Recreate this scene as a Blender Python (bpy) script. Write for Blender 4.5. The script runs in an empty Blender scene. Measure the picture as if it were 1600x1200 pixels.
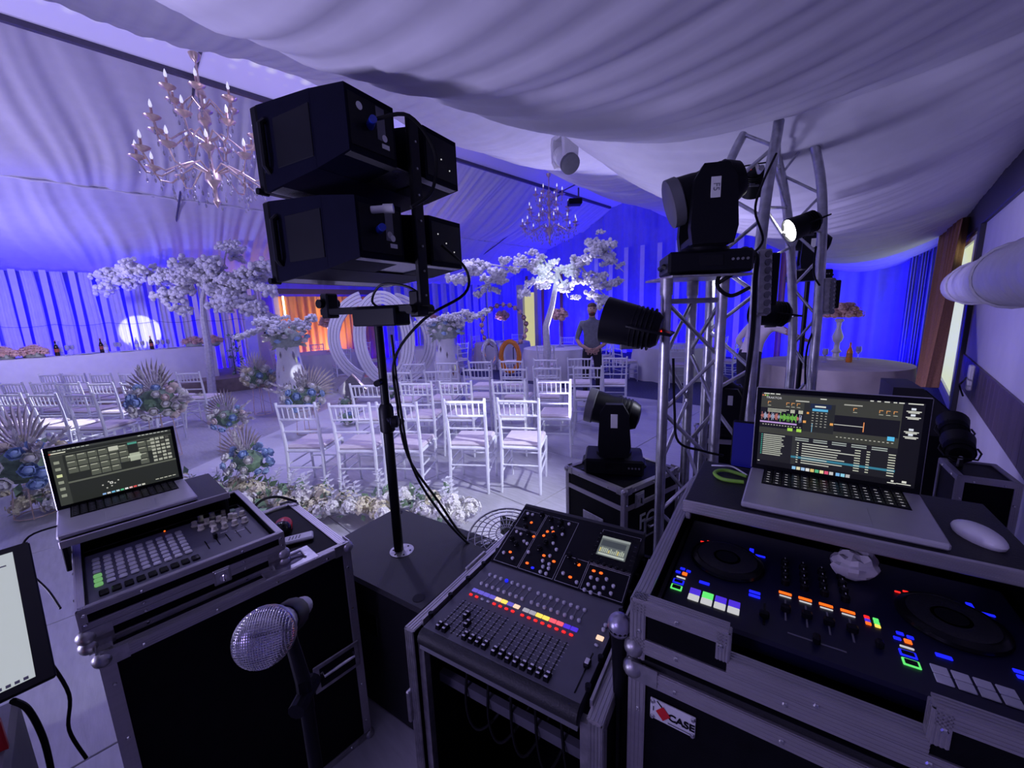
import bpy, bmesh, math, random
from mathutils import Vector as V, Matrix
PI=math.pi; sin,cos=math.sin,math.cos
rnd=random.Random(7)
sc=bpy.context.scene; COL=sc.collection
# ---------------------------------------------------------------- camera (pixels are those of the 1600x1200 photograph)
F=630.0; TH=math.radians(10.2); RO=math.radians(2.0); HC=1.68
fw=V((0,cos(TH),-sin(TH))); r0=V((1,0,0)); u0=V((0,sin(TH),cos(TH)))
RX=r0*cos(RO)-u0*sin(RO); UX=r0*sin(RO)+u0*cos(RO); OC=V((0,0,HC))
cd=bpy.data.cameras.new('camera'); cam=bpy.data.objects.new('camera',cd); COL.objects.link(cam)
M=Matrix((RX,UX,-fw)).transposed().to_4x4(); M.translation=OC; cam.matrix_world=M
cd.sensor_width=36; cd.lens=36*F/1600; cd.clip_start=.02; cd.clip_end=200; sc.camera=cam
def ray(x,y): return fw+RX*((x-800)/F)+UX*((600-y)/F)
def D(x,y,d): return OC+ray(x,y)*d
def G(x,y,z=0.0):
    v=ray(x,y); return OC+v*((z-HC)/v.z)
_v=ray(1405,470); AZ=math.atan2(_v.x,_v.y)            # the long axis of the hall
HA=V((sin(AZ),cos(AZ),0)); HN=V((-cos(AZ),sin(AZ),0))
def HP(a,L,z=0.0): return HA*a+HN*L+V((0,0,z))       # a along the hall, L towards the left wall
def AL(x,y,L):
    v=ray(x,y); return OC+v*(L/v.dot(HN))
# ---------------------------------------------------------------- world, exposure
w=bpy.data.worlds.new('sky'); sc.world=w; w.use_nodes=True
bg=w.node_tree.nodes['Background']; bg.inputs[0].default_value=(.42,.38,.95,1); bg.inputs[1].default_value=.13
vs=sc.view_settings; vs.view_transform='Standard'; vs.look='None'; vs.gamma=1; vs.use_curve_mapping=False; vs.exposure=0.5
sc.cycles.max_bounces=6; sc.cycles.diffuse_bounces=3; sc.cycles.glossy_bounces=3; sc.cycles.transparent_max_bounces=8
sc.cycles.caustics_reflective=False; sc.cycles.caustics_refractive=False; sc.cycles.sample_clamp_indirect=4
# ---------------------------------------------------------------- lamps of the hall, and added fills
def aim(o,target):
    o.rotation_euler=(V(target)-o.location).to_track_quat('-Z','Y').to_euler()
def spot(name,loc,target,col,power,angle=60,blend=.5,size=.05):
    l=bpy.data.lights.new(name,'SPOT'); l.color=col; l.energy=power; l.spot_size=math.radians(angle); l.spot_blend=blend; l.shadow_soft_size=size
    o=bpy.data.objects.new(name,l); COL.objects.link(o); o.location=loc; aim(o,target); return o
def area(name,loc,target,col,power,sx,sy,spread=180):
    l=bpy.data.lights.new(name,'AREA'); l.color=col; l.energy=power; l.shape='RECTANGLE'; l.size=sx; l.size_y=sy; l.spread=math.radians(spread)
    o=bpy.data.objects.new(name,l); COL.objects.link(o); o.location=loc; aim(o,target); return o
BLUE=(.012,.0,1.0); LAV=(.56,.50,1.0); WHT=(.86,.9,1.0)
# ---------------------------------------------------------------- helpers
class MB:
    def __init__(s): s.v=[]; s.f=[]; s.c=None
    def add(s,vs,fs,col=None):
        o=len(s.v); s.v+=[tuple(p) for p in vs]; s.f+=[tuple(i+o for i in f) for f in fs]
        if col is not None:
            if s.c is None: s.c=[]
            s.c+=[col]*len(fs)
        return s
    def box(s,c,d,M=None,col=None):
        x,y,z=d[0]/2,d[1]/2,d[2]/2; c=V(c)
        vs=[V((sx*x,sy*y,sz*z)) for sx in(-1,1) for sy in(-1,1) for sz in(-1,1)]
        vs=[(M@p if M else p)+c for p in vs]
        return s.add(vs,[(0,1,3,2),(4,6,7,5),(0,4,5,1),(2,3,7,6),(0,2,6,4),(1,5,7,3)],col)
    def cbox(s,c,d,ch,M=None):
        h=[d[0]/2,d[1]/2,d[2]/2]; ch=min(ch,min(h)*.95); c=V(c); vs=[]; ix={}
        for sx in(-1,1):
            for sy in(-1,1):
                for sz in(-1,1):
                    sg=(sx,sy,sz)
                    for k in range(3):
                        p=V([sg[i]*(h[i] if i==k else h[i]-ch) for i in range(3)])
                        ix[(sg,k)]=len(vs); vs.append((M@p if M else p)+c)
        fs=[]
        for k in range(3):
            i,j=[q for q in range(3) if q!=k]
            for sk in(-1,1):
                q=[]
                for (si,sj) in((-1,-1),(1,-1),(1,1),(-1,1)):
                    sg=[0,0,0]; sg[k]=sk; sg[i]=si; sg[j]=sj; q.append(ix[(tuple(sg),k)])
                fs.append(q)
            for si in(-1,1):
                for sj in(-1,1):
                    a=[0,0,0]; a[i]=si; a[j]=sj; b=list(a); a[k]=-1; b[k]=1
                    fs.append([ix[(tuple(a),i)],ix[(tuple(b),i)],ix[(tuple(b),j)],ix[(tuple(a),j)]])
        for sx in(-1,1):
            for sy in(-1,1):
                for sz in(-1,1): fs.append([ix[((sx,sy,sz),k)] for k in range(3)])
        return s.add(vs,fs)
    def ring(s,c,r,n,ex,ey):
        c=V(c); return [c+ex*(r*cos(2*PI*i/n))+ey*(r*sin(2*PI*i/n)) for i in range(n)]
    def cyl(s,p,q,r,r2=None,n=10,cap=True):
        p,q=V(p),V(q); r2=r if r2 is None else r2; d=(q-p).normalized()
        ex=d.orthogonal().normalized(); ey=d.cross(ex)
        vs=s.ring(p,r,n,ex,ey)+s.ring(q,r2,n,ex,ey)
        fs=[(i,(i+1)%n,n+(i+1)%n,n+i) for i in range(n)]
        if cap: fs+=[tuple(range(n))[::-1],tuple(range(n,2*n))]
        return s.add(vs,fs)
    def tube(s,pts,r,n=8,closed=False):
        pts=[V(p) for p in pts]; m=len(pts); vs=[]; prev=None
        rr=r if isinstance(r,(list,tuple)) else [r]*m
        for i,p in enumerate(pts):
            a=pts[(i-1)%m] if (i>0 or closed) else p; b=pts[(i+1)%m] if (i<m-1 or closed) else p
            d=(b-a).normalized()
            ex=d.orthogonal().normalized() if prev is None else (prev-d*prev.dot(d)).normalized()
            prev=ex; vs+=s.ring(p,rr[i],n,ex,d.cross(ex))
        fs=[]
        for i in range(m if closed else m-1):
            k=(i+1)%m
            for j in range(n): fs.append((i*n+j,i*n+(j+1)%n,k*n+(j+1)%n,k*n+j))
        if not closed: fs+=[tuple(range(n))[::-1],tuple(range((m-1)*n,m*n))]
        return s.add(vs,fs)
    def lathe(s,prof,n=16,c=(0,0,0),M=None):
        vs=[]; c=V(c)
        for (r,z) in prof:
            for i in range(n):
                p=V((r*cos(2*PI*i/n),r*sin(2*PI*i/n),z)); vs.append((M@p if M else p)+c)
        m=len(prof); fs=[]
        for i in range(m-1):
            for j in range(n): fs.append((i*n+j,i*n+(j+1)%n,(i+1)*n+(j+1)%n,(i+1)*n+j))
        fs+=[tuple(range(n))[::-1],tuple(range((m-1)*n,m*n))]
        return s.add(vs,fs)
    def ball(s,c,r,nu=8,nv=5,M=None):
        r=(r,r,r) if not isinstance(r,(tuple,list)) else r; c=V(c); vs=[V((0,0,-r[2]))]
        for j in range(1,nv):
            a=-PI/2+PI*j/nv
            for i in range(nu): vs.append(V((r[0]*cos(a)*cos(2*PI*i/nu),r[1]*cos(a)*sin(2*PI*i/nu),r[2]*sin(a))))
        vs.append(V((0,0,r[2]))); vs=[(M@p if M else p)+c for p in vs]; fs=[]
        for i in range(nu): fs.append((0,1+(i+1)%nu,1+i))
        for j in range(nv-2):
            for i in range(nu): fs.append((1+j*nu+i,1+j*nu+(i+1)%nu,1+(j+1)*nu+(i+1)%nu,1+(j+1)*nu+i))
        l=len(vs)-1
        for i in range(nu): fs.append((l,1+(nv-2)*nu+i,1+(nv-2)*nu+(i+1)%nu))
        return s.add(vs,fs)
    def prism(s,poly,z0,z1,M=None,c=(0,0,0)):
        n=len(poly); c=V(c); vs=[V((x,y,z0)) for x,y in poly]+[V((x,y,z1)) for x,y in poly]
        vs=[(M@p if M else p)+c for p in vs]
        return s.add(vs,[tuple(range(n))[::-1],tuple(range(n,2*n))]+[(i,(i+1)%n,n+(i+1)%n,n+i) for i in range(n)])
    def hexa(s,b,t):                     # eight corners: bottom ring of four, top ring of four
        return s.add(list(b)+list(t),[(3,2,1,0),(4,5,6,7)]+[(i,(i+1)%4,4+(i+1)%4,4+i) for i in range(4)])
    def grid(s,fn,nu,nv,closeu=False):
        vs=[fn(i/nu,j/nv) for j in range(nv+1) for i in range(nu+1)]; w_=nu+1
        return s.add(vs,[(j*w_+i,j*w_+i+1,(j+1)*w_+i+1,(j+1)*w_+i) for j in range(nv) for i in range(nu)])
    def mesh(s,name,smooth=35,fix=True):
        me=bpy.data.meshes.new(name); me.from_pydata(s.v,[],s.f)
        if s.c is not None:
            at=me.color_attributes.new('col','FLOAT_COLOR','CORNER'); k=0; buf=[]
            for f,c in zip(s.f,s.c): buf+=list(c)*len(f)
            at.data.foreach_set('color',buf)
        if fix:
            bm=bmesh.new(); bm.from_mesh(me); bmesh.ops.recalc_face_normals(bm,faces=bm.faces); bm.to_mesh(me); bm.free()
        if smooth:
            me.polygons.foreach_set('use_smooth',[True]*len(me.polygons)); me.set_sharp_from_angle(angle=math.radians(smooth))
        return me
def obj(name,mb,mat,parent=None,loc=None,rot=None,smooth=35,fix=True):
    me=mb.mesh(name,smooth,fix) if isinstance(mb,MB) else mb
    if isinstance(mat,str): mat=MT[mat]
    if mat and not me.materials: me.materials.append(mat)
    o=bpy.data.objects.new(name,me); COL.objects.link(o)
    if parent: o.parent=parent
    if loc is not None: o.location=loc
    if rot is not None: o.rotation_euler=rot
    return o
def tag(o,label=None,cat=None,group=None,kind=None):
    if label: o['label']=label
    if cat: o['category']=cat
    if group: o['group']=group
    if kind: o['kind']=kind
    return o
def thing(name,label,cat,loc=(0,0,0),rz=0,group=None,rot=None):
    o=bpy.data.objects.new(name,None); o.empty_display_size=.1; COL.objects.link(o); o.location=loc
    o.rotation_euler=rot if rot else (0,0,rz)
    return tag(o,label,cat,group)
def frame(o,origin,ux,uy):              # an Empty whose x and y axes are given
    ux=V(ux).normalized(); uz=ux.cross(V(uy)).normalized(); uy=uz.cross(ux)
    m=Matrix((ux,uy,uz)).transposed().to_4x4(); m.translation=V(origin); o.matrix_world=m; return o
def copy_tree(o,parent=None):
    c=o.copy(); COL.objects.link(c); c.parent=parent
    for ch in list(KIDS.get(o.name) or o.children): copy_tree(ch,c)
    return c
KIDS={}
def struct(name,mb,mat,parent=None,**k):
    o=obj(name,mb,mat,parent,**k)
    if parent is None: o['kind']='structure'
    return o
def rotM(ax,ang): return Matrix.Rotation(ang,3,ax)
# ---------------------------------------------------------------- materials
MT={}
def mat(name,col,rough=.5,metal=0,var=.08,scale=20,bump=0,bscale=60,emis=None,es=0,trans=0,spec=.5,alpha=1,aniso=None):
    m=bpy.data.materials.new(name); m.use_nodes=True; nt=m.node_tree; N=nt.nodes; b=N['Principled BSDF']
    b.inputs['Roughness'].default_value=rough; b.inputs['Metallic'].default_value=metal
    b.inputs['Specular IOR Level'].default_value=spec
    tc=N.new('ShaderNodeTexCoord'); no=N.new('ShaderNodeTexNoise'); no.inputs['Scale'].default_value=scale; no.inputs['Detail'].default_value=3
    mp=N.new('ShaderNodeMapping'); nt.links.new(tc.outputs['Object'],mp.inputs[0]); nt.links.new(mp.outputs[0],no.inputs['Vector'])
    if aniso: mp.inputs['Scale'].default_value=aniso
    r=N.new('ShaderNodeValToRGB'); c=col
    r.color_ramp.elements[0].color=tuple(max(0,x*(1-var)) for x in c)+(1,); r.color_ramp.elements[1].color=tuple(min(1,x*(1+var)) for x in c)+(1,)
    r.color_ramp.elements[0].position=.3; r.color_ramp.elements[1].position=.7
    nt.links.new(no.outputs['Fac'],r.inputs[0]); nt.links.new(r.outputs[0],b.inputs['Base Color'])
    if bump:
        n2=N.new('ShaderNodeTexNoise'); n2.inputs['Scale'].default_value=bscale; n2.inputs['Detail'].default_value=4
        nt.links.new(mp.outputs[0],n2.inputs['Vector'])
        bp=N.new('ShaderNodeBump'); bp.inputs['Strength'].default_value=bump; bp.inputs['Distance'].default_value=.01
        nt.links.new(n2.outputs['Fac'],bp.inputs['Height']); nt.links.new(bp.outputs[0],b.inputs['Normal'])
    if emis: b.inputs['Emission Color'].default_value=tuple(emis)+(1,); b.inputs['Emission Strength'].default_value=es
    if trans: b.inputs['Transmission Weight'].default_value=trans
    if alpha<1: b.inputs['Alpha'].default_value=alpha
    MT[name]=m; return m
def vmat(name,es,rough=.35):            # colour from the mesh's own colours, shown as a lit screen
    m=bpy.data.materials.new(name); m.use_nodes=True; nt=m.node_tree; b=nt.nodes['Principled BSDF']
    a=nt.nodes.new('ShaderNodeVertexColor'); a.layer_name='col'
    b.inputs['Base Color'].default_value=(.01,.01,.01,1); b.inputs['Roughness'].default_value=rough
    nt.links.new(a.outputs[0],b.inputs['Emission Color']); b.inputs['Emission Strength'].default_value=es; MT[name]=m
def fabric(name,col,tl=.35,var=.04,bump=0):
    m=mat(name,col,.8,0,var,6,bump,40,spec=.2); nt=m.node_tree; b=nt.nodes['Principled BSDF']; out=nt.nodes['Material Output']
    t=nt.nodes.new('ShaderNodeBsdfTranslucent'); t.inputs[0].default_value=tuple(col)+(1,); mx=nt.nodes.new('ShaderNodeMixShader'); mx.inputs[0].default_value=tl
    nt.links.new(b.outputs[0],mx.inputs[1]); nt.links.new(t.outputs[0],mx.inputs[2]); nt.links.new(mx.outputs[0],out.inputs[0])
fabric('ceiling_fabric',(.82,.80,.88),.3); fabric('wall_drape',(.80,.78,.86),.0); fabric('white_cloth',(.80,.78,.84),.1)
fabric('orange_drape',(.85,.46,.18),.3); fabric('blue_lit_drape',(.30,.28,.86),.0); mat('brown_drape',(.36,.17,.09),.85,var=.15,scale=8,aniso=(8,8,1))  # blue wall drapes: colour of the uplighting put into white fabric
mat('wall_paint',(.62,.60,.68),.6,var=.05,scale=3,bump=.05); mat('dado',(.085,.06,.10),.45,var=.3,scale=5,aniso=(1,1,.1))
mat('dark_beam',(.035,.03,.05),.5); mat('steel_dark',(.12,.11,.15),.5,.6)
mat('floor_board',(.46,.45,.49),.33,var=.1,scale=6,bump=.05,bscale=30,aniso=(1,6,1)); mat('joint',(.22,.19,.2),.7)
mat('carpet',(.05,.05,.13),.95,var=.8,scale=60,bump=.4,bscale=120); mat('runner',(.68,.67,.72),.6,var=.03)
mat('podium',(.24,.19,.17),.6,var=.2,scale=8)
mat('duct',(.60,.58,.66),.5,var=.05); mat('black',(.005,.005,.008),.45,spec=.14); mat('black_rough',(.010,.010,.013),.55,bump=.2,bscale=250)
mat('cab_paint',(.004,.004,.012),.5,bump=.08,bscale=200,spec=.03); mat('cab_sheen',(.10,.10,.11),.25,spec=.9,metal=.3)  # cabinet underside: paler base carries the light reflected in its paint
mat('dj_body',(.006,.006,.028),.35,spec=.4)  # navy tint stands for blue light reflected in the black casing
mat('black_gloss',(.006,.006,.008),.2,spec=.2); mat('laminate',(.004,.004,.006),.45,bump=.15,bscale=400,var=.2,spec=.07)
mat('alu',(.48,.46,.48),.42,.8,var=.05,scale=14,aniso=(1,1,6)); mat('alu_dull',(.42,.41,.42),.42,.9,var=.25,scale=30)
mat('truss_alu',(.50,.50,.54),.38,.95,var=.2,scale=18); mat('chrome',(.75,.74,.74),.15,1); mat('steel',(.45,.45,.47),.3,.9)
mat('white_chair',(.86,.87,.93),.35,var=.04); mat('cushion',(.74,.66,.70),.85,var=.05)
mat('gold',(.80,.62,.50),.3,.6,var=.15); mat('crystal',(.85,.82,.9),.08,0,trans=.6,spec=.8); mat('bulb',(.9,.9,.95),.3,emis=(.8,.8,1),es=.5)
mat('blossom',(.80,.80,.82),.8,var=.06); mat('petal_white',(.88,.86,.82),.7,var=.06); mat('petal_cream',(.86,.80,.58),.7,var=.1)
mat('petal_blue',(.42,.57,.84),.7,var=.15); mat('petal_pink',(.88,.74,.70),.7,var=.12); mat('leaf',(.20,.32,.19),.6,var=.3)
mat('leaf_pale',(.40,.46,.38),.7,var=.2); mat('palm_dry',(.80,.73,.68),.8,var=.15); mat('pampas',(.72,.68,.68),.9,var=.1)
mat('rose_gold',(.80,.52,.44),.8,var=.25); mat('bark_white',(.66,.65,.68),.7,var=.15,bump=.4)
mat('white_paint',(.80,.79,.82),.4,var=.03); mat('white_plastic',(.72,.71,.74),.35,var=.03); mat('mirror',(.75,.72,.66),.06,1)
mat('skin',(.45,.27,.2),.55); mat('shirt',(.16,.17,.20),.85,var=.15); mat('trousers',(.015,.015,.025),.85); mat('hair',(.07,.035,.02),.6)
mat('grey_case',(.10,.10,.12),.5); mat('rubber',(.01,.01,.01),.7); mat('cable',(.006,.006,.007),.5,spec=.15)
mat('mac_alu',(.50,.49,.52),.4,.3,var=.04); mat('key',(.01,.01,.012),.4); mat('cream_plastic',(.72,.69,.55),.45); mat('red_plastic',(.55,.012,.018),.35)
mat('grey_plastic',(.16,.16,.18),.45); mat('blue_plug',(.01,.03,.35),.4); mat('mesh_steel',(.42,.40,.50),.35,.8); mat('pad_grey',(.62,.62,.66),.5)
mat('orange_cloth',(.5,.22,.06),.7,var=.2); mat('bottle_dark',(.02,.012,.01),.1); mat('bottle_label',(.45,.1,.06),.5); mat('green_cable',(.25,.55,.05),.5)
mat('phone_glass',(.01,.01,.10),.15,emis=(.01,.01,.3),es=.12); mat('juice',(.8,.25,.03),.2); mat('floor_cloth',(.52,.46,.44),.8,var=.12,scale=4); mat('sticker',(.62,.62,.62),.5); mat('tissue',(.75,.74,.72),.9)
def lit(name,col,es,base=.3): return mat(name,tuple(c*base for c in col),.5,emis=col,es=es,var=0)
lit('led_orange',(1,.13,.008),1.0); lit('led_red',(1,.02,.015),.9); lit('led_blue',(.01,.015,1),.9); lit('led_yellow',(1,.72,.10),0.8); lit('led_green',(.15,1,.2),0.6)
lit('led_purple',(.20,.16,.85),0.45); lit('led_white',(.85,.85,.85),0.45); lit('led_pink',(1,.12,.16),0.7); lit('led_deep',(.10,.04,.9),.5); lit('led_peach',(1,.66,.45),0.75); lit('led_lens',(1,1,1),8); lit('par_red',(1,.02,.01),1.0)
lit('led_dimgreen',(.35,.9,.3),0.25); lit('screen_white',(.78,.86,.84),0.36); lit('led_grey',(.8,.78,.85),.30); lit('daylight_pane',(.72,.80,.50),0.6)
vmat('screen',.62)
# ---------------------------------------------------------------- structure
ROT=(0,0,-AZ)                                         # hall frame: local x = -L, local y = a
def hal(name,mb,mat,parent=None,**k):
    o=struct(name,mb,mat,parent,**k)
    if parent is None: o.rotation_euler=ROT
    return o
LR=.68; LW=14.6; ZE=3.0; SL=.36; LS2=8.05; LS3=6.9; ZR=5.33; ZP=5.52; LP_=3.2; ZPU=4.02; AE=14.0; A0=-4.0
floor=hal('floor',MB().box((-(LW-LR)/2,(AE+A0)/2,-.06),(LW+LR+.4,AE-A0+.4,.1)),'joint')
pn=MB().cbox((0,0,-.006),(1.214,1.214,.012),.003).mesh('floor_panel',20); pn.materials.append(MT['floor_board'])
for i in range(-13,4):
    for j in range(-4,13):
        cx=-2.157+1.22*(i+.5); cy=1.22*(j+.5)
        if cx>.9 or cx<-14.9 or (cy>6.9 and cx>-9.5): continue
        o=obj('floor_panel',pn,None,floor,loc=(cx,cy,0))
cp=hal('floor_carpet',MB().box((-4.4,10.7,-.004),(10.2,7.4,.012)),'carpet')
# left roof slope: two bays of pleated fabric
def pleat(a,ph=0): return .45*sin(a*17+2.6*sin(a*2.3+ph))+.3*sin(a*33+1.7*sin(a*5.1)+ph)+.45*sin(a*7.1+1.5*sin(a*1.7)+ph*2)
def slope_left(L0,z0,L1,z1,sag,amp):
    def fn(u,v):
        a=A0+(AE+.2-A0)*u; cur=.22*sin(PI*v)*sin(a*1.3)+.5*v
        L=L0+(L1-L0)*v; z=z0+(z1-z0)*v-sag*sin(PI*v)-amp*(.25+.75*sin(PI*min(1,v*.9+.05)))*(pleat(a-cur,L0)+1)
        return V((-L,a,z))
    return fn
hal('ceiling_left',MB().grid(slope_left(LS2,ZR,11.07,4.22,.10,.05),900,14),'ceiling_fabric',smooth=80,fix=False)
hal('ceiling_left_low',MB().grid(slope_left(11.07,4.22,LW,2.98,.12,.055),900,14),'ceiling_fabric',smooth=80,fix=False)
hal('trim_1',MB().box((-LS2,(AE+A0)/2,ZR-.02),(.07,AE-A0,.09)),'steel_dark')
hal('trim_2',MB().tube([(-11.05,A0+(AE-A0)*i/90,4.19+.012*sin(i*1.9)) for i in range(91)],.022,6),'white_cloth')
for k,a in enumerate((1.75,6.4,11.0)):
    hal('trim_3',MB().tube([(-LS2,a,ZR),(-LS3,a,ZP)],.022,6),'steel_dark')
    hal('trim_4',MB().tube([(-LS2,a,ZR-.06),(-11.07,a+.05,4.13),(-LW,a+.1,2.93)],.018,6),'steel_dark')
# backlit star panels along the ridge
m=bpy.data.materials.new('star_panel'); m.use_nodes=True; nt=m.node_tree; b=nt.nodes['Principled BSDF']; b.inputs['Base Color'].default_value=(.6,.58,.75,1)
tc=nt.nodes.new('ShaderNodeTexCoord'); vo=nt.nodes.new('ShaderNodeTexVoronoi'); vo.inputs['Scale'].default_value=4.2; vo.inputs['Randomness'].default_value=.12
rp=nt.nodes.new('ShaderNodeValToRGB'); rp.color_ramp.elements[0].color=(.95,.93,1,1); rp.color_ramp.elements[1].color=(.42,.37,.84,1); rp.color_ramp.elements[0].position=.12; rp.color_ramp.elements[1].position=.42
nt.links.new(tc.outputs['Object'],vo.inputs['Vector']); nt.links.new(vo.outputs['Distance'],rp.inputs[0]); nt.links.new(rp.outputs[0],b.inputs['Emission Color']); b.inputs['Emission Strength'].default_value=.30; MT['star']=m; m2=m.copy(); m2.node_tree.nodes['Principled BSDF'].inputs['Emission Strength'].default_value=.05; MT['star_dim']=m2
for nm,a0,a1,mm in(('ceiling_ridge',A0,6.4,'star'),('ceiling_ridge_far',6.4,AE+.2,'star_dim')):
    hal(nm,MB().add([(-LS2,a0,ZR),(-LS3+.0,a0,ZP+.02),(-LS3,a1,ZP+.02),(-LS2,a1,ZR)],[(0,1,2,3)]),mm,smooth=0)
# right roof slope: deep swags of fabric between the rafters
def bay(a,L):
    b0=3.1-1.15*min(max((L-1)/5.9,0),1); q=((a-b0)/4.6)%1.0
    return q
def swag_z(a,L):
    q=bay(a,L); s_=sin(PI*q)**.75
    if L<LP_:
        t=(L+LR)/(LP_+LR); z=ZE-.06+(ZPU-ZE+.06)*t-.98*(.55+.45*s_)*4*t*(1-t); w1=.35+.65*sin(PI*t)
    else:
        t=(L-LP_)/(LS3-LP_); z=ZPU+(ZP-ZPU)*t-.56*(.62+.38*s_)*4*t*(1-t); w1=.35+.65*sin(PI*t)
    ph=a+.5*sin(PI*t)*(q-.5)
    z-=w1*(.05*abs(sin(ph*1.9+.5*sin(L*.7)))+.014*abs(sin(ph*6.1+1+sin(L*1.1)))+.009*sin(ph*17+sin(L*1.1)*1.2)+.006*sin(ph*41+2*sin(L*.9)))
    return z
def swag(u,v):
    a=A0+(AE+.2-A0)*u; L=-LR+.02+(LS3+LR-.02)*v; return V((-L,a,swag_z(a,L)))
hal('ceiling_right',MB().grid(swag,640,56),'ceiling_fabric',smooth=80,fix=False)
# left wall: backing drape, sheer panels and flat strips in front
hal('wall_left',MB().grid(lambda u,v:V((-(LW+.25)+.03*pleat((A0+18*u)*.8),A0+(AE-A0)*u,3.0*v)),420,1),'blue_lit_drape',smooth=80,fix=False)
wl=bpy.data.objects['wall_left']
P=.45
for k in range(40):
    a=-4.0+P*k
    if 4.0<a<8.0 : continue
    r=random.Random(k)
    obj('drape_strip',MB().cbox((-(LW-.32),a,1.5),(.02,.11,2.96),.006),'wall_drape',wl)
    w0=.22+.05*r.random()
    obj('drape_panel',MB().grid(lambda u,v:V((-(LW-.22)+.025*sin(u*16+k),a+.11+w0*(u)*(1-.25*abs(v-.45))+.008*sin(v*9+k),.02+2.94*v)),14,10),'wall_drape',wl,smooth=80,fix=False)
    if k%2==0: obj('string_light',MB().tube([(-(LW-.36),a+.9*i/10,1.75-.05*sin(PI*i/10)) for i in range(11)],.005,4),'cable',wl)
# doorway with the orange curtain in the left wall
da=bpy.data.objects.new('door_1',None); COL.objects.link(da); da.rotation_euler=ROT; da['kind']='structure'
obj('curtain',MB().grid(lambda u,v:V((-(LW-.30)+.05*sin(u*95)+.02*sin(u*41),4.35+3.4*u,.05+2.35*v)),240,4),'orange_drape',da,smooth=80,fix=False)
for a in(4.3,7.8): obj('door_post',MB().box((-(LW-.42),a,1.25),(.14,.14,2.5)),'white_paint',da)
obj('door_head',MB().box((-(LW-.42),6.05,2.55),(.16,3.64,.16)),'steel_dark',da)
for a in(4.5,5.7): obj('light_tube',MB().cyl((-(LW-.52),a,1.7),(-(LW-.52),a,2.4),.025),lit('tube_warm',(1,.72,.42),6),da)
# end wall
def gable(L): return ZE+SL*(LW-L) if L>LS2 else (ZP+.1 if L>LS3 else ZE+.335*(L+LR))
def endw(u,v):
    L=-LR+(LW+LR)*u; return V((-L,AE+.15+.05*sin(L*9)+.03*sin(L*23+1),(gable(L)+.05)*v))
hal('wall_end',MB().grid(endw,300,1),'blue_lit_drape',smooth=80,fix=False); we=bpy.data.objects['wall_end']
for k in range(9):
    L=3.6+.62*k
    obj('drape_strip',MB().cbox((-L,AE-.12,1.9),(.16,.02,3.8),.006),'wall_drape',we)
for L in (2.4,2.9,10.2,11.2,12.1): obj('drape_edge',MB().grid(lambda u,v:V((-L-.16*u,AE-.05+.03*sin(u*9),3.2*v)),8,1),'brown_drape',we,smooth=80,fix=False)
# right wall with its dark band, beam, window and duct
wr=hal('wall_right',MB().box((LR+.06,5.,1.6),(.1,18.4,3.2)),'wall_paint')
for k in range(26):
    a=5.0-1.6+.2*k; obj('panel_board',MB().cbox((LR+.004,a,.74),(.03,.196,.40),.003),'dado',wr)
obj('ceiling_beam',MB().cbox((LR-.0,5,2.77),(.06,18.3,.44),.006),'dark_beam',wr)
obj('window_post',MB().cbox((LR-.005,7.9,1.35),(.07,.22,2.4),.006),'dark_beam',wr)
wn=hal('window_1',MB().box((LR+.0,10.85,1.35),(.03,5.5,2.1)),'daylight_pane')
obj('window_frame',MB().box((LR-.02,8.1,1.35),(.05,.06,2.2)).box((LR-.02,13.6,1.35),(.05,.06,2.2)).box((LR-.02,10.85,2.42),(.05,5.5,.06)).box((LR-.02,10.85,.28),(.05,5.5,.06)),'white_paint',wn)
# uplighter rows, added fill spots and beams ------------------------------------------------
def harea(name,a,L,z,ta,tL,tz,col,p,sx,sy,spread=180):
    o=area(name,HP(a,L,z),HP(ta,tL,tz),col,p,sx,sy,spread); return o
def strip(name,a0,a1,L,z,tL,tz,col,p,wd):        # a row of uplighters along a wall
    l=bpy.data.lights.new(name,'AREA'); l.color=col; l.energy=p; l.shape='RECTANGLE'; l.size=wd; l.size_y=a1-a0
    o=bpy.data.objects.new(name,l); COL.objects.link(o)
    d=(HP(0,tL,tz)-HP(0,L,z)).normalized(); y=HA; x=y.cross(-d)
    m=Matrix((x,y,-d)).transposed().to_4x4(); m.translation=HP((a0+a1)/2,L,z); o.matrix_world=m
strip('uplight_row_left',-3.5,13.5,LW-.02,.06,LW+.05,3,BLUE,330,.12)
strip('uplight_row_slope',-3.8,1.0,LW-.9,.45,LW-.75,3,BLUE,130,.1)
def estrip(name,L0,L1,a,z,ta,tz,col,p,wd):
    l=bpy.data.lights.new(name,'AREA'); l.color=col; l.energy=p; l.shape='RECTANGLE'; l.size=L1-L0; l.size_y=wd
    o=bpy.data.objects.new(name,l); COL.objects.link(o)
    d=(HP(ta,0,tz)-HP(a,0,z)).normalized(); x=HN; y=(-d).cross(x)
    m=Matrix((x,y,-d)).transposed().to_4x4(); m.translation=HP(a,(L0+L1)/2,z); o.matrix_world=m
estrip('uplight_row_end',-.2,13.5,AE-.75,.08,AE+.1,3.4,BLUE,330,.15)
KEY=(.52,.48,1.0)
for a,L,p in((2.2,6.6,190),(5.6,6.3,210),(1.0,9.0,100)): spot('ceremony_fill',HP(a,L,4.75),HP(a-.3,L-.8,0),KEY,p,120,.7,.25)  # added key spots under the ridge, no fixtures modelled
spot('ceiling_fill',HP(-3.6,9.4,1.2),HP(1.0,9.8,4.9),LAV,620,100,.9,.15); spot('ceiling_fill',HP(9.0,9.0,1.0),HP(5.0,9.6,4.9),(.40,.30,1.0),110,100,.9,.15)  # added unseen spots that rake light across the ceiling pleats
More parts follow.
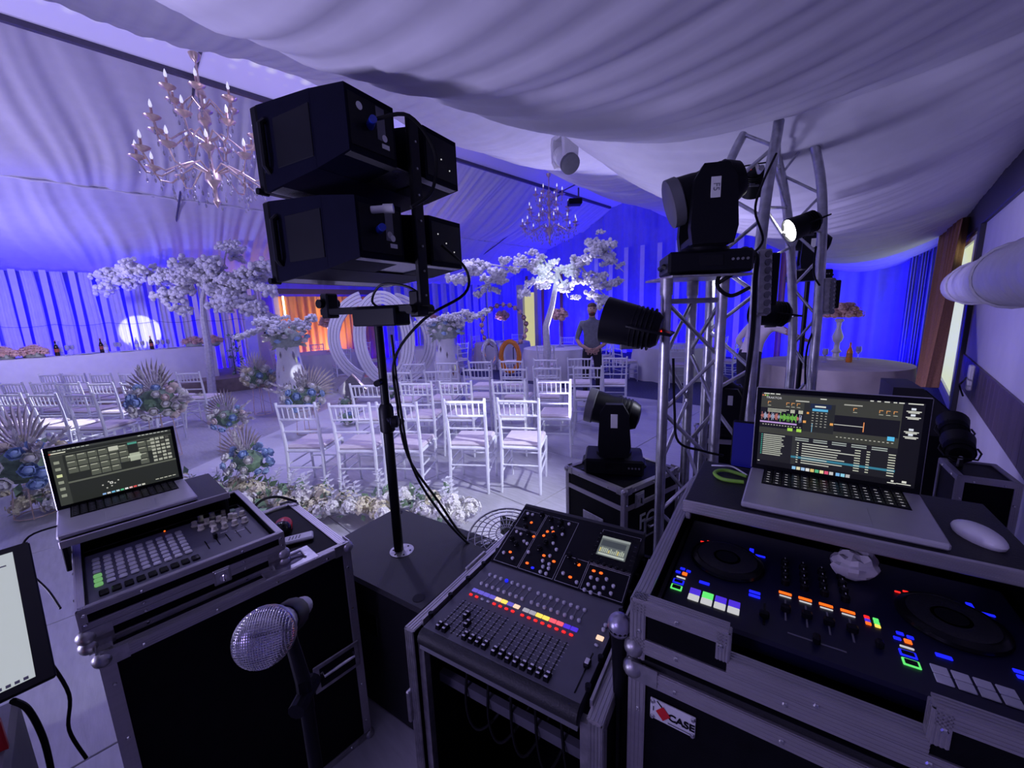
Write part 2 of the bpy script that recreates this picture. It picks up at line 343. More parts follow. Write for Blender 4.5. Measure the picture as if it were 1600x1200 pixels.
spot('wall_fill',HP(-1.0,9.6,2.6),HP(-.3,LW-.3,1.2),(.60,.55,1.0),190,110,.9,.2)  # added fill for the front drapes of the left wall
spot('wall_fill',HP(3.4,2.6,1.9),HP(6.2,-LR,1.5),(.54,.48,1.0),170,80,.9,.3)  # added fill that brightens the right wall
spot('swag_fill',HP(6.8,5.0,1.1),HP(6.0,4.2,4.6),(.62,.58,1.0),260,90,.9,.2); spot('swag_fill',HP(-1.6,2.2,1.0),HP(2.0,2.2,3.1),(.58,.53,1.0),210,130,.9,.3); spot('swag_fill',HP(3.6,2.6,.5),HP(4.2,1.8,3.2),(.60,.57,1.0),110,120,.9,.3)  # added spots from below to lift the swag fabric
spot('booth_fill',HP(-2.3,.9,2.3),HP(.9,.35,.7),(.50,.40,1.0),75,62,.9,.4)  # added fill from behind the camera for the case trims
spot('door_glow',HP(6.0,13.3,.25),HP(5.4,LW-.3,1.6),(1,.50,.16),150,130,.9,.1)  # added warm spot that makes the orange curtain glow
MHW=D(882,250,4.5)
spot('beam_wall',HP(.9,7.6,2.0),AL(220,518,14.28),WHT,1300,7.2,.1,.02); spot('beam_chairs',HP(3.5,8.2,4.6),(-6.0,4.8,.45),WHT,1400,15,.3,.03)
spot('beam_row',HP(-1.5,1.5,2.6),D(722,618,3.55),WHT,520,5.0,.15,.02); spot('beam_tree',HP(3.5,3.4,2.5),D(868,428,8.2),(.78,.95,1.0),260,14,.7,.03)
spot('beam_vase',HP(-.5,2.5,2.8),D(478,588,7.2),WHT,900,3.2,.1,.02); spot('beam_bouquet',MHW,D(455,640,5.9),WHT,60,5,.4,.03)
spot('par_beam',D(1222,366,2.38),(-1.3,3.3,.15),(.78,.80,1.0),260,75,.8,.06)
# ---------------------------------------------------------------- chairs
def make_chair():
    t=thing('banquet_chair','white slim banquet chair','chair')
    def L(name,pts,r,n=7): return obj(name,MB().tube(pts,r,n),'white_chair',t)
    for s in(-1,1):
        L('back_post',[(s*.185,-.235,0),(s*.180,-.205,.25),(s*.178,-.195,.45),(s*.180,-.215,.68),(s*.188,-.25,.92)],[.012,.016,.018,.016,.013])
        L('leg',[(s*.175,.20,0),(s*.178,.195,.25),(s*.18,.185,.44)],[.011,.014,.017])
        L('stretcher',[(s*.183,-.215,.20),(s*.177,.195,.20)],.009,6); L('stretcher',[(s*.182,-.21,.30),(s*.178,.193,.30)],.009,6)
    L('stretcher',[(-.175,.195,.25),(.175,.195,.25)],.009,6); L('stretcher',[(-.18,-.208,.27),(.18,-.208,.27)],.009,6)
    obj('seat',MB().cbox((0,-.005,.435),(.385,.41,.032),.012),'white_chair',t)
    obj('cushion',MB().cbox((0,.0,.468),(.375,.385,.045),.02),'cushion',t)
    L('top_rail',[(-.186,-.243,.885),(0,-.262,.89),(.186,-.243,.885)],.013)
    L('rail',[(-.183,-.228,.755),(0,-.243,.758),(.183,-.228,.755)],.011); L('rail',[(-.18,-.208,.63),(0,-.22,.632),(.18,-.208,.63)],.010)
    for i in range(6):
        x=-.132+.0528*i; b=.016*(1-(x/.186)**2); L('spindle',[(x,-.229-b,.757),(x,-.244-b,.886)],.0065,6)
    return t
chair0=make_chair(); KIDS[chair0.name]=list(chair0.children); chair_used=[0]
CAZ=math.radians(5.5)
def chair(x,y,az,label,group,z=0):
    o=chair0 if not chair_used[0] else copy_tree(chair0)
    chair_used[0]=1; o.location=(x,y,z); o.rotation_euler=(0,0,-az); o['label']=label; o['group']=group; return o
def chair_px(px,py,az,label,group):            # px,py: middle of the top rail, 0.89 m above the floor
    p=G(px,py,.89); return chair(p.x+.25*sin(az),p.y+.25*cos(az),az,label,group)
ROWS=[[(461,634),(545,634),(619,633),(725,628),(809,627)],[(571,603),(649,600),(711,599),(794,597),(865,596)],
 [(621,583),(683,581),(744,578),(802,577.5),(854.5,576),(918,575)],[(646,569.6),(697,568),(750,566),(798.6,565),(852,563),(905.5,561),(960.6,560)]]
ORD=['first','second','third','fourth','fifth','sixth','seventh']
RL=['row behind the floor garland','second row behind the floor garland','third row behind the floor garland','fourth row behind the floor garland']
for r,row in enumerate(ROWS):
    for k,(x,y) in enumerate(row): chair_px(x,y,math.radians(5+8*min(1,max(0,(x-520)/280))+rnd.uniform(-2,2)),'white slim chair, '+ORD[k]+' from the aisle in the '+RL[r],'ceremony chairs right of the aisle')
for r,(y0,x0,n) in enumerate(((4.0,-4.98,4),(4.85,-5.0,5),(5.65,-5.1,6),(6.55,-5.1,6))):
    for k in range(n): chair(x0-.54*k+rnd.uniform(-.03,.03),y0+.10*k+rnd.uniform(-.04,.04),CAZ+math.radians(rnd.uniform(-5,5)),'white slim chair left of the aisle, '+ORD[k]+' from it, '+ORD[3-r]+' row from the head table','ceremony chairs left of the aisle')
# aisle runner
rz=thing('aisle_runner','long white aisle runner lying on the floor between the chair blocks','carpet'); rz.rotation_euler=(0,0,-CAZ); rz.location=(-3.2,2.4,0)
obj('cloth',MB().cbox((-.0,3.45,.004),(1.5,3.7,.008),.002),'runner',rz)
# ---------------------------------------------------------------- flowers
def rose_mesh(col):
    mb=MB().ball((0,0,.15),(.5,.5,.5),7,5); r=random.Random(3)
    for ring,(rad,zz,n) in enumerate(((.42,.25,5),(.68,.0,6))):
        for i in range(n):
            a=2*PI*i/n+ring*.5; M=rotM('Z',a)
            pts=[]
            for j,(rr,z) in enumerate(((rad*.35,-.45),(rad*1.05,-.15),(rad*1.15,.25),(rad*1.0+.12*ring,.5-.22*ring))):
                wd=(.15,.42,.44,.25)[j]*(1+.25*ring)
                for s in(-1,0,1): pts.append(M@V((rr-(.06 if s else 0),s*wd,z+zz*.6)))
            mb.add(pts,[(j*3+i2,j*3+i2+1,(j+1)*3+i2+1,(j+1)*3+i2) for j in range(3) for i2 in range(2)])
    me=mb.mesh('rose',60,False); me.materials.append(MT[col]); return me
def hyd_mesh(col,n=46,seed=1):
    mb=MB().ball((0,0,0),(.6,.6,.5),8,5); r=random.Random(seed)
    for i in range(n):
        z=r.uniform(-.35,1); a=r.uniform(0,2*PI); q=math.sqrt(max(0,1-z*z)); nrm=V((q*cos(a),q*sin(a),z)); c=nrm*r.uniform(.68,.95); c.z*=.85
        ex=nrm.orthogonal().normalized(); ey=nrm.cross(ex); s=r.uniform(.16,.26); t=r.uniform(0,PI)
        for k in range(4):
            b=t+k*PI/2; d=ex*cos(b)+ey*sin(b); e=ex*cos(b+PI/2)+ey*sin(b+PI/2)
            mb.add([c,c+d*s*.6+e*s*.5+nrm*.06,c+d*s*1.1+nrm*.02,c+d*s*.6-e*s*.5+nrm*.06],[(0,1,2,3)])
    me=mb.mesh('flower_head',0,False); me.materials.append(MT[col]); return me
def puff_mesh(seed,n=26,sx=1,sz=.6):
    r=random.Random(seed); mb=MB().ball((0,0,0),(sx*.72,sx*.72,sz*.5),8,5)
    for i in range(n):
        a=r.uniform(0,2*PI); q=r.random()**.5; c=V((q*cos(a)*sx,q*sin(a)*sx,r.uniform(-1,1)*sz*(1-.5*q)))
        s=r.uniform(.20,.30)
        mb.ball(c,(s,s,s*.8),6,4,rotM('X',r.uniform(0,3)))
    me=mb.mesh('blossom_cluster',40,False); me.materials.append(MT['blossom']); return me
ROSE={c:rose_mesh(c) for c in('petal_white','petal_blue','petal_pink','petal_cream','rose_gold')}
HYD=[hyd_mesh('petal_white',46,1),hyd_mesh('petal_cream',46,2),hyd_mesh('petal_white',52,3),hyd_mesh('petal_cream',40,4)]
PUFF=[puff_mesh(k) for k in range(5)]; HYDPINK=hyd_mesh('rose_gold',50,5)
def inst(name,me,parent,loc,s,rot=(0,0,0),mat=None):
    o=bpy.data.objects.new(name,me); COL.objects.link(o); o.parent=parent; o.location=loc; o.scale=(s,s,s) if not isinstance(s,tuple) else s; o.rotation_euler=rot; return o
def fan_palm(mb,c,up,side,R,n=17,spread=2.4):
    up=V(up).normalized(); side=(V(side)-up*V(side).dot(up)).normalized(); nrm=up.cross(side); c=V(c)
    for i in range(n):
        a=-spread/2+spread*i/(n-1); d=up*cos(a)+side*sin(a); e=side*cos(a)-up*sin(a); l=R*(.8+.2*cos(a*1.2))*(1+.06*sin(i*7)); w=R*spread/(n-1)*.40
        z=nrm*R*.05
        mb.add([c,c+d*l*.75-e*w*.8+z*.5,c+d*l+z,c+d*l*.75+e*w*.8-z*.5,c+d*l*.72+z*1.2],[(0,1,4),(1,2,4),(2,3,4),(3,0,4)])
def plume(mb,p,q,r,seed):
    p,q=V(p),V(q); rr=random.Random(seed); d=q-p; mb.tube([p,p+d*.5,q],[.004,.003,.002],4)
    for i in range(46):
        t=rr.uniform(.3,1); c=p+d*t; o=V((rr.gauss(0,1),rr.gauss(0,1),rr.gauss(0,.6))).normalized()*r*(1.15-t*.6)*rr.uniform(.5,1)+d.normalized()*r*.9
        e=o.cross(d).normalized()*r*.18; mb.add([c-e*.4,c+o*.6-e,c+o,c+o*.6+e],[(0,1,2,3)])
def leaves(mb,c,R,n,seed,size=.07,zmin=-.6):
    rr=random.Random(seed); c=V(c)
    for i in range(n):
        z=rr.uniform(zmin,1); a=rr.uniform(0,2*PI); q=math.sqrt(max(0,1-z*z)); d=V((q*cos(a),q*sin(a),z))
        e=d.orthogonal().normalized(); f=d.cross(e); t=rr.uniform(0,PI); s=e*cos(t)+f*sin(t); k=size*rr.uniform(.6,1.4); u=(d+s.cross(d)*.5).normalized()
        b=c+d*R*rr.uniform(.55,.95); mb.add([b,b+u*k*.5+s*k*.28,b+u*k*1.1,b+u*k*.5-s*k*.28],[(0,1,2,3)])
def arrangement(loc,R,label,seed,stand=0,fan=True,cols=('petal_white','petal_white','petal_white','petal_blue','petal_pink'),nrose=20,fan_dir=-1,group=None,plumes=5,name='flower_arrangement',rs=.145):
    t=thing(name,label,'flowers',loc,0,group); r=random.Random(seed); zc=stand+R*.55
    if stand:
        mb=MB(); h=stand
        for a in range(4):
            x,y=.11*cos(a*PI/2+.7),.11*sin(a*PI/2+.7); mb.tube([(x*1.3,y*1.3,0),(x,y,h)],.005,5)
        mb.tube([(.11*cos(2*PI*i/12),.11*sin(2*PI*i/12),h) for i in range(12)],.005,5,True); mb.tube([(.14*cos(2*PI*i/12),.14*sin(2*PI*i/12),.01) for i in range(12)],.005,5,True)
        obj('wire_stand',mb,'gold',t)
    mb=MB().ball((0,0,zc),(R*.55,R*.55,R*.45),8,6); leaves(mb,(0,0,zc),R*.74,26,seed,R*.22); obj('foliage',mb,'leaf',t,smooth=0,fix=False)
    for i in range(nrose):
        a=2.4*i+r.uniform(-.2,.2); z=-.75+1.6*(i+.5)/nrose; q=math.sqrt(max(0.05,1-z*z)); d=V((q*cos(a),q*sin(a),z))
        p=V((0,0,zc))+V((d.x*R*.82,d.y*R*.82,d.z*R*.66)); rt=d.to_track_quat('Z','Y').to_euler()
        inst('rose',ROSE[r.choice(cols)],t,p,R*rs/.145*.185*r.uniform(.8,1.2),rt)
    if fan:
        mb=MB(); fan_palm(mb,(fan_dir*R*.2,R*.2,zc+R*.2),(fan_dir*.55,.1,1),(1,0,0),R*1.35); obj('palm_fan',mb,'palm_dry',t,smooth=0,fix=False)
    mb=MB()
    for i in range(plumes):
        a=r.uniform(-.9,.9)-fan_dir*.7; plume(mb,(0,0,zc),(R*1.5*sin(a),R*r.uniform(-.5,.4),zc+R*1.25*cos(a)*r.uniform(.6,1)),R*.22,seed+i)
    if plumes: obj('pampas_plumes',mb,'pampas',t,smooth=0,fix=False)
    return t
def gz(x,y,z=0): p=G(x,y,z); return (p.x,p.y,z+.009)
AG='floor flower arrangements with palm fans'
def dz(px,py,depth): p=D(px,py,depth); return p
for (px,py,d,R,lab,seed,kw) in (
  (246,628,5.0,.34,'large round bouquet of white, blue and pink roses beside the left chair block',11,dict(nrose=40)),
  (357,655,5.3,.25,'bouquet of blue and cream roses with a palm fan low by the aisle',12,dict(nrose=30,cols=('petal_white','petal_white','petal_blue','petal_blue','petal_pink'))),
  (404,590,7.2,.30,'bouquet of large cream roses with a white palm fan before the air conditioner',13,dict(nrose=30,cols=('petal_white','petal_cream','petal_white','petal_blue'),rs=.17)),
  (474,622,5.9,.33,'bouquet with pale plumes and green sprigs in front of the spotlit vase',14,dict(nrose=36,fan_dir=1,plumes=7)),
  (388,722,3.9,.24,'bouquet of blue roses with a brown dried palm at the end of the floor garland',15,dict(nrose=26,cols=('petal_blue','petal_blue','petal_white'),plumes=3)),
  (40,728,3.6,.36,'wide bouquet with fanned dry palms, blue and peach roses behind the left laptop',16,dict(nrose=36,cols=('petal_blue','petal_pink','petal_cream','petal_white','petal_white')))):
    p=dz(px,py,d); st=max(0,p.z-R*.55); arrangement((p.x,p.y,.009),R,lab,seed,stand=st if st>.05 else 0,**kw)
# the low garland along the floor
GC=((-4.8,3.35),(-3.6,3.62),(-2.75,3.6),(-2.2,3.30),(-1.3,3.12),(-.36,3.05))
def gy(x):
    for (a,b),(c,d) in zip(GC,GC[1:]):
        if x<=c: return b+(d-b)*(x-a)/(c-a)-3.1
    return GC[-1][1]-3.1
gt=thing('flower_garland','low garland of cream and white flower heads along the floor before the chairs','flowers',(-2.2,3.1,0)); r=random.Random(5)
for i in range(84):
    x=-2.3+4.1*(i/83.)+r.uniform(-.05,.05); y=gy(x-2.2)+r.uniform(-.10,.2); s=r.uniform(.075,.115)
    inst('flower_head',HYD[r.randrange(4)],gt,(x,y,s*.7+r.uniform(0,.05)+(.05 if i%3==0 else 0)),s,(r.uniform(-.5,.3),r.uniform(-.3,.3),r.uniform(0,6)))
mb=MB()
for i in range(70):
    x=-2.3+4.0*r.random(); leaves(mb,(x,gy(x-2.2)+r.uniform(-.1,.28),.07),.11,5,100+i,.08,-.1)
obj('leaves',mb,'leaf',gt,smooth=0,fix=False)
for i in range(26):                                     # pale sprigs with round leaves
    x=-2.2+3.9*(i/25.)+r.uniform(-.08,.08); y=gy(x-2.2)+r.uniform(0,.3); tip=V((x+r.uniform(-.1,.16),y+r.uniform(-.05,.05),r.uniform(.22,.36))); b=V((x,y,.05)); mb=MB().tube([b,b.lerp(tip,.5),tip],.003,4)
    for k in range(22):
        q=b.lerp(tip,.25+.75*k/21); a=k*2.4; e=V((cos(a),sin(a),.25)); f=V((-sin(a),cos(a),.1)); s=.030
        mb.add([q,q+e*s+f*s*.6,q+e*s*1.9,q+e*s-f*s*.6],[(0,1,2,3)])
    obj('sprig',mb,'blossom',gt,smooth=0,fix=False)
# ---------------------------------------------------------------- blossom trees
def blossom_tree(label,base,trunk,branches,seed,s0,name='blossom_tree'):
    t=thing(name,label,'tree',base); r=random.Random(seed); b=V(base)
    n=len(trunk); obj('trunk',MB().tube([V(p)-b for p in trunk],[.085-.045*i/(n-1) for i in range(n)],8),'bark_white',t)
    for br in branches:
        pts=[V(p)-b for p in br]; m=len(pts); obj('branch',MB().tube(pts,[.03-.022*i/max(1,m-1) for i in range(m)],6),'bark_white',t)
        for i in range(m-1):
            L=(pts[i+1]-pts[i]).length; k=max(3,int(L/.085))
            for q in range(k):
                if i==0 and q<k*.25: continue
                p=pts[i].lerp(pts[i+1],(q+r.random())/k)+V((r.gauss(0,.10),r.gauss(0,.16),r.gauss(0,.10)-.06))
                inst('blossom_cluster',PUFF[r.randrange(5)],t,p,s0*r.uniform(.7,1.25),(r.uniform(-.5,.5),r.uniform(-.5,.5),r.uniform(0,6)))
    return t
dT=8.2
def X(x,y,d=dT): return D(x,y,d)
base=D(852,560,8.2); base.z=0
blossom_tree('tall white blossom tree with a bent trunk lit white near the standing man',base,[base,X(855,545),X(853,510),X(862,480),X(868,448),X(872,420)],
 [[X(872,425),X(845,412),X(805,420),X(760,412),X(710,430,7.9)],[X(868,432),X(835,440),X(820,462)],[X(872,425),X(895,412),X(920,398),X(940,385),X(945,375)],[X(912,402),X(950,402),X(975,425)],
  [X(905,412),X(925,440),X(945,462)],[X(925,425),X(960,448,8.4)],[X(872,428),X(880,445),X(888,465)],[X(800,420),X(770,440),X(742,452)],[X(860,425),X(850,405),X(815,405)]],3,.135)
dL=9.0
def Y_(x,y,d=dL): return D(x,y,d)
base=D(322,560,9.0); base.z=0
blossom_tree('pale blossom tree spreading over the head table and left chairs',base,[base,Y_(325,540),Y_(318,500),Y_(316,470),Y_(322,440)],
 [[Y_(322,445),Y_(300,425),Y_(265,432),Y_(225,428),Y_(180,422),Y_(150,435)],[Y_(318,448),Y_(330,425),Y_(350,412),Y_(355,385),Y_(360,372)],[Y_(322,445),Y_(350,440),Y_(385,435),Y_(415,445)],
  [Y_(320,440),Y_(310,418),Y_(295,405)],[Y_(360,440),Y_(375,455),Y_(400,472)],[Y_(300,430),Y_(280,455),Y_(262,470)],[Y_(340,445),Y_(345,465),Y_(335,480)],[Y_(370,438),Y_(395,420),Y_(412,412)],[Y_(330,445),Y_(370,465),Y_(405,478)],[Y_(240,428),Y_(215,412),Y_(195,410)]],4,.19)
# ---------------------------------------------------------------- tall vases with flowers
def vase(px,py,label,flab,seed,py_floor):
    p=G(px,py_floor); h=1.24
    t=thing('pedestal_vase',label,'vase',(p.x,p.y,0))
    obj('body',MB().lathe([(.24,0),(.255,.12),(.255,.45),(.22,.8),(.175,1.08),(.18,h),(.15,h),(.14,1.15)],28),'white_paint',t)
    mb=MB(); r=random.Random(seed)
    for i in range(60):
        a=r.uniform(0,2*PI); z=r.uniform(.05,1.1); rad=.258 if z<.45 else .258-.08*(z-.45)/.63
        q=V((rad*cos(a),rad*sin(a),z)); tt=V((-sin(a),cos(a),0)); nn=V((cos(a),sin(a),0))*.006; u=V((0,0,.07))-nn*1.2
        mb.add([q-u+nn,q+tt*.018+nn,q+u+nn,q-tt*.018+nn],[(0,1,2,3)])
    tag(obj('facets',mb,'mirror',t,smooth=0,fix=False),kind='stuff')
    f=thing('vase_bouquet',flab,'flowers',(p.x,p.y,h)); 
    mb=MB().ball((0,0,.1),(.26,.26,.2),8,6); leaves(mb,(0,0,.12),.3,60,seed,.1); obj('foliage',mb,'leaf_pale',f,smooth=0,fix=False)
    for i in range(26):
        a=2.4*i; z=-.3+1.2*i/26; q=math.sqrt(max(.05,1-z*z)); inst('rose',ROSE[('petal_white','petal_white','petal_blue')[i%3]],f,(q*cos(a)*.33,q*sin(a)*.33,.12+z*.2),.058,(r.uniform(-.4,.4),r.uniform(-.4,.4),a))
    for i in range(22):
        a=r.uniform(0,2*PI); q=r.uniform(.15,.5); inst('blossom_cluster',PUFF[i%5],f,(q*cos(a),q*sin(a)*.8,.28+r.uniform(-.05,.2)),.10*r.uniform(.7,1.2),(0,0,a))
    for i in range(5): inst('blossom_cluster',PUFF[i%5],f,((-1 if px<600 else 1)*(.45+.09*i),0,.28-.03*i if px<600 else .3+.04*i),.09)
vase(463,640,'tall white faceted pedestal vase lit by a spotlight, before the orange curtain','pale flower bouquet on the vase before the orange curtain',21,648)
vase(702,620,'tall white faceted pedestal vase beside the striped rings','pale flower bouquet on the vase beside the striped rings',22,625)
# ---------------------------------------------------------------- striped ring arches
def ring_arch(label,px,py,d,a,b,a0,a1,tilt,name='striped_ring_arch',th=.26):
    c=D(px,py,d); t=thing(name,label,'arch',(c.x,c.y,0)); zc=max(c.z,b*.98); n=40
    if b>zc: zc=b
    for k in range(4):
        f0=1-k*th/4/ a*1.0; wd=.054; mb=MB(); pts=[]
        for i in range(n+1):
            q=a0+(a1-a0)*i/n
            for rr in(0,wd):
                for y in(-.02,.02): pts.append(V(((a-k*th/4-rr)*sin(q),y,zc+(b-k*th/4-rr)*cos(q))))
        fs=[]
        for i in range(n):
            o=i*4; fs+=[(o,o+4,o+6,o+2),(o+1,o+3,o+7,o+5),(o,o+1,o+5,o+4),(o+2,o+6,o+7,o+3)]
        fs+=[(0,2,3,1),(n*4,n*4+1,n*4+3,n*4+2)]
        obj('stripe',mb.add(pts,fs),'white_paint',t)
    mb=MB()
    for i in range(0,n+1,6):
        q=a0+(a1-a0)*i/n; mb.cyl((a*sin(q)*.99,.0,zc+b*cos(q)*.99),((a-th)*sin(q),.0,zc+(b-th)*cos(q)),.012,n=6)
    obj('brace',mb,'white_paint',t); t.rotation_euler=(0,0,tilt); return t
ring_arch('striped white ring arch in front, between two crescents',600,530,7.9,.62,.93,0,2*PI,-.1)
ring_arch('striped white crescent nearest the orange curtain',592,530,8.15,1.08,1.0,PI*1.15,PI*1.9,-.1)
ring_arch('striped white crescent beside the right vase',606,532,8.3,1.02,.98,PI*.08,PI*.85,-.1)
# mirrored plinth and tilted mirror below the arches
p=G(563,612); t=thing('mirror_plinth','low mirrored plinth below the striped arches','plinth',(p.x,p.y,0),-.2); obj('body',MB().cbox((0,0,.18),(1.15,.35,.36),.01),'mirror',t)
p=G(556,628); t=thing('tilted_mirror','square mirrored panel tilted onto its corner by the plinth','mirror',(p.x,p.y-.15,.28)); obj('panel',MB().cbox((0,0,0),(.42,.04,.42),.004,rotM('X',-.3)@rotM('Y',PI/4)),'mirror',t); obj('back_frame',MB().cbox((0,.03,0),(.44,.02,.44),.004,rotM('X',-.3)@rotM('Y',PI/4)),'gold',t)
arrangement(gz(540,636),.16,'small low bunch of cream roses by the tilted mirror',31,0,False,('petal_cream','petal_white'),12,plumes=0)
arrangement(gz(610,625),.26,'white bunch of flowers at the foot of the striped ring arch',32,0,False,('petal_white','petal_cream','petal_blue'),18,plumes=4)
arrangement(gz(545,664),.20,'small bunch of blue flowers on the floor between chairs and aisle',33,0,False,('petal_blue','petal_white'),12,plumes=2)
# ---------------------------------------------------------------- head table on its podium
ht=thing('podium','low brown podium under the long head table','podium',(0,0,0),-AZ); obj('deck',MB().cbox((-12.95,-.4,.165),(2.8,7.2,.33),.01),'podium',ht)
t=thing('head_table','long head table under a plain white floor-length cloth','table',HP(-.7,12.75,.33),-AZ)
obj('table_top',MB().cbox((0,0,.74),(.78,5.8,.03),.005),'white_paint',t)
def cl(u,v):
    q=u*13.4; return q
mb=MB().box((0,0,.757),(.84,5.86,.006))
mb.grid(lambda u,v:V((.42+.012*sin(u*60)*(1-v),-2.93+5.86*u,.0+.757*v)),160,2); mb.grid(lambda u,v:V((.42-.84*u,2.93+.012*sin(u*20)*(1-v),.757*v)),30,2)
obj('tablecloth',mb,'white_cloth',t,smooth=60,fix=False)
for x in(-.33,.33):
    for y in(-2.7,0,2.7): obj('leg',MB().cyl((x,y,0),(x,y,.73),.02,n=6),'steel_dark',t)
ZT=.33+.762
def on_head(x,y,L=12.75):
    p=AL(x,y,L); return (p.x,p.y,ZT)
def bottle(loc,label,group=None,h=.30,glass='bottle_dark',lab='bottle_label'):
    t=thing('bottle',label,'bottle',loc,0,group); obj('body',MB().lathe([(.036,0),(.04,.01),(.04,h*.55),(.03,h*.68),(.014,h*.82),(.014,h)],12),glass,t)
    obj('label_band',MB().lathe([(.0405,h*.25),(.0405,h*.48)],12),lab,t); obj('cap',MB().cyl((0,0,h),(0,0,h+.018),.016,n=8),lab,t)
bottle(on_head(88,545),'dark bottle with red label beside a pink posy on the head table'); bottle(on_head(93,543,12.9),'clear bottle behind the dark bottle on the head table',None,.3,'crystal','white_plastic')
bottle(on_head(158,540),'dark bottle at the middle of the head table'); bottle(on_head(165,540,12.6),'clear bottle beside the middle dark bottle on the head table',None,.26,'crystal','white_plastic')
bottle(on_head(235,530),'dark bottle with red label in the spotlight on the head table'); bottle(on_head(212,530),'slim clear bottle in the spotlight on the head table',None,.3,'crystal','white_plastic')
def glass(loc,label,group):
    t=thing('wine_glass',label,'glass',loc,0,group); obj('bowl',MB().lathe([(.006,.09),(.035,.12),(.04,.16),(.034,.21),(.032,.21),(.037,.16),(.03,.125)],12),'crystal',t); obj('stem',MB().lathe([(.033,0),(.033,.004),(.005,.01),(.005,.095)],10),'crystal',t)
for k,x in enumerate((104,112,180,186,222,246,254,262)): glass(on_head(x,545-.045*x,12.6+.1*(k%3)),'clear stemmed glass on the head table','glasses on the head table')
for k,(x,L) in enumerate(((60,12.55),(132,12.5),(145,12.8),(198,12.5),(270,12.6))):
    p=on_head(x,545,L); t=thing('plate','small white plate on the head table','plate',p,0,'plates on the head table'); obj('rim',MB().lathe([(.06,0),(.07,.003),(.12,.014),(.122,.016),(.07,.006),(.02,.004)],20),'white_plastic',t)
def posy(loc,label,n=16,R=.2,group=None):
    t=thing('pink_posy',label,'flowers',loc,0,group); r=random.Random(n); obj('base',MB().ball((0,0,R*.25),(R*1.1,R*.6,R*.5),8,5),'leaf_pale',t)
    for i in range(n):
        a=2.4*i; q=.9*math.sqrt((i+.5)/n); inst('flower_head',HYDPINK,t,(q*cos(a)*R*1.6,q*sin(a)*R*.7,R*1.0*(1.1-q*.75)),R*.45,(r.uniform(-.3,.3),r.uniform(-.3,.3),a))
posy(on_head(4,556),'peach flower posy at the far end of the head table',14,.2); posy(on_head(52,552),'peach flower posy beside the dark bottle on the head table',16,.2)
posy(on_head(302,535),'peach flower posy past the spotlight on the head table',12,.2); posy(on_head(331,533),'peach flower posy on the corner of the head table by the vase',13,.2)
# air conditioner
p=AL(409,540,13.3); t=thing('air_conditioner','white floor-standing air conditioner beside the orange curtain','air conditioner',(p.x,p.y,0),-AZ+PI/2+.55)
obj('body',MB().cbox((0,0,.98),(.56,.36,1.96),.02),'white_plastic',t); g=obj('grille',MB().box((0,-.182,1.68),(.46,.012,.34)),'grey_plastic',t)
for k in range(7): obj('slat',MB().box((0,-.193,1.55+.045*k),(.44,.02,.008),rotM('X',.5)),'steel',g)
obj('display',MB().cbox((.05,-.182,1.32),(.2,.01,.05),.004),'black',t); obj('badge',MB().box((-.12,-.182,1.08),(.07,.006,.03)),'led_white',t)
def uplighter(loc,label):
    t=thing('uplighter',label,'lamp',loc); obj('housing',MB().lathe([(.09,0),(.10,.03),(.10,.16),(.085,.17),(.085,.15)],14),'black',t); obj('lens',MB().cyl((0,0,.15),(0,0,.155),.083,n=14),'led_blue',t)
p=AL(376,575,13.5); uplighter((p.x,p.y,.0),'black uplighter glowing blue on the floor at the end of the head table')
t=thing('iron_plant_stand','dark slender plant stand with leaves at the end of the head table','plant',HP(2.6,12.2,.332)); mb=MB()
for x in(-.05,.05): mb.tube([(x,0,0),(x,0,.95)],.008,5)
obj('frame',mb,'black',t); mb=MB(); 
for k in range(7): leaves(mb,(0,0,.1+.14*k),.1,9,k,.09)
obj('leaves',mb,'leaf',t,smooth=0,fix=False)
# thin white drop strips of the left tree
# ---------------------------------------------------------------- far tables, centrepieces and chairs
def round_table(p,R,label,h=.75,mt='white_cloth',group=None,name='round_table'):
    t=thing(name,label,'table',(p[0],p[1],0),0,group); n=72
    mb=MB().lathe([(R,h-.01),(R+.012,h),(R*.5,h+.001),(.01,h+.001)],n)
    def skirt(u,v):
        a=2*PI*u; f=(1-v)**.7; rr=R+.012+f*(.05+.035*sin(a*11)+.02*sin(a*17+1)); return V((rr*cos(a),rr*sin(a),.012+(h-.012)*v))
    mb.grid(skirt,n*2,5); obj('tablecloth',mb,mt,t,smooth=70,fix=False); obj('pedestal',MB().lathe([(.3,0),(.3,.03),(.05,.06),(.05,h-.03)],12),'steel_dark',t); return t
FT=[(D(515,560,11.2),'round white table behind the first vase, lit by the orange curtain'),(D(785,550,12.6),'round white table behind the orange ring'),(D(872,560,10.2),'round white table under the blossom tree'),(D(1048,560,9.6),'round white table behind the near truss column'),(D(672,545,11.6),'round white table seen through the striped rings')]
CN=['tall centrepiece with a dusty pink flower ball on the table by the orange curtain','tall centrepiece with a dusty pink flower ball on the table behind the orange ring','tall centrepiece with a peach flower ball beside the tree trunk',None,'tall centrepiece with a pink flower ball behind the striped rings']
FC=[]
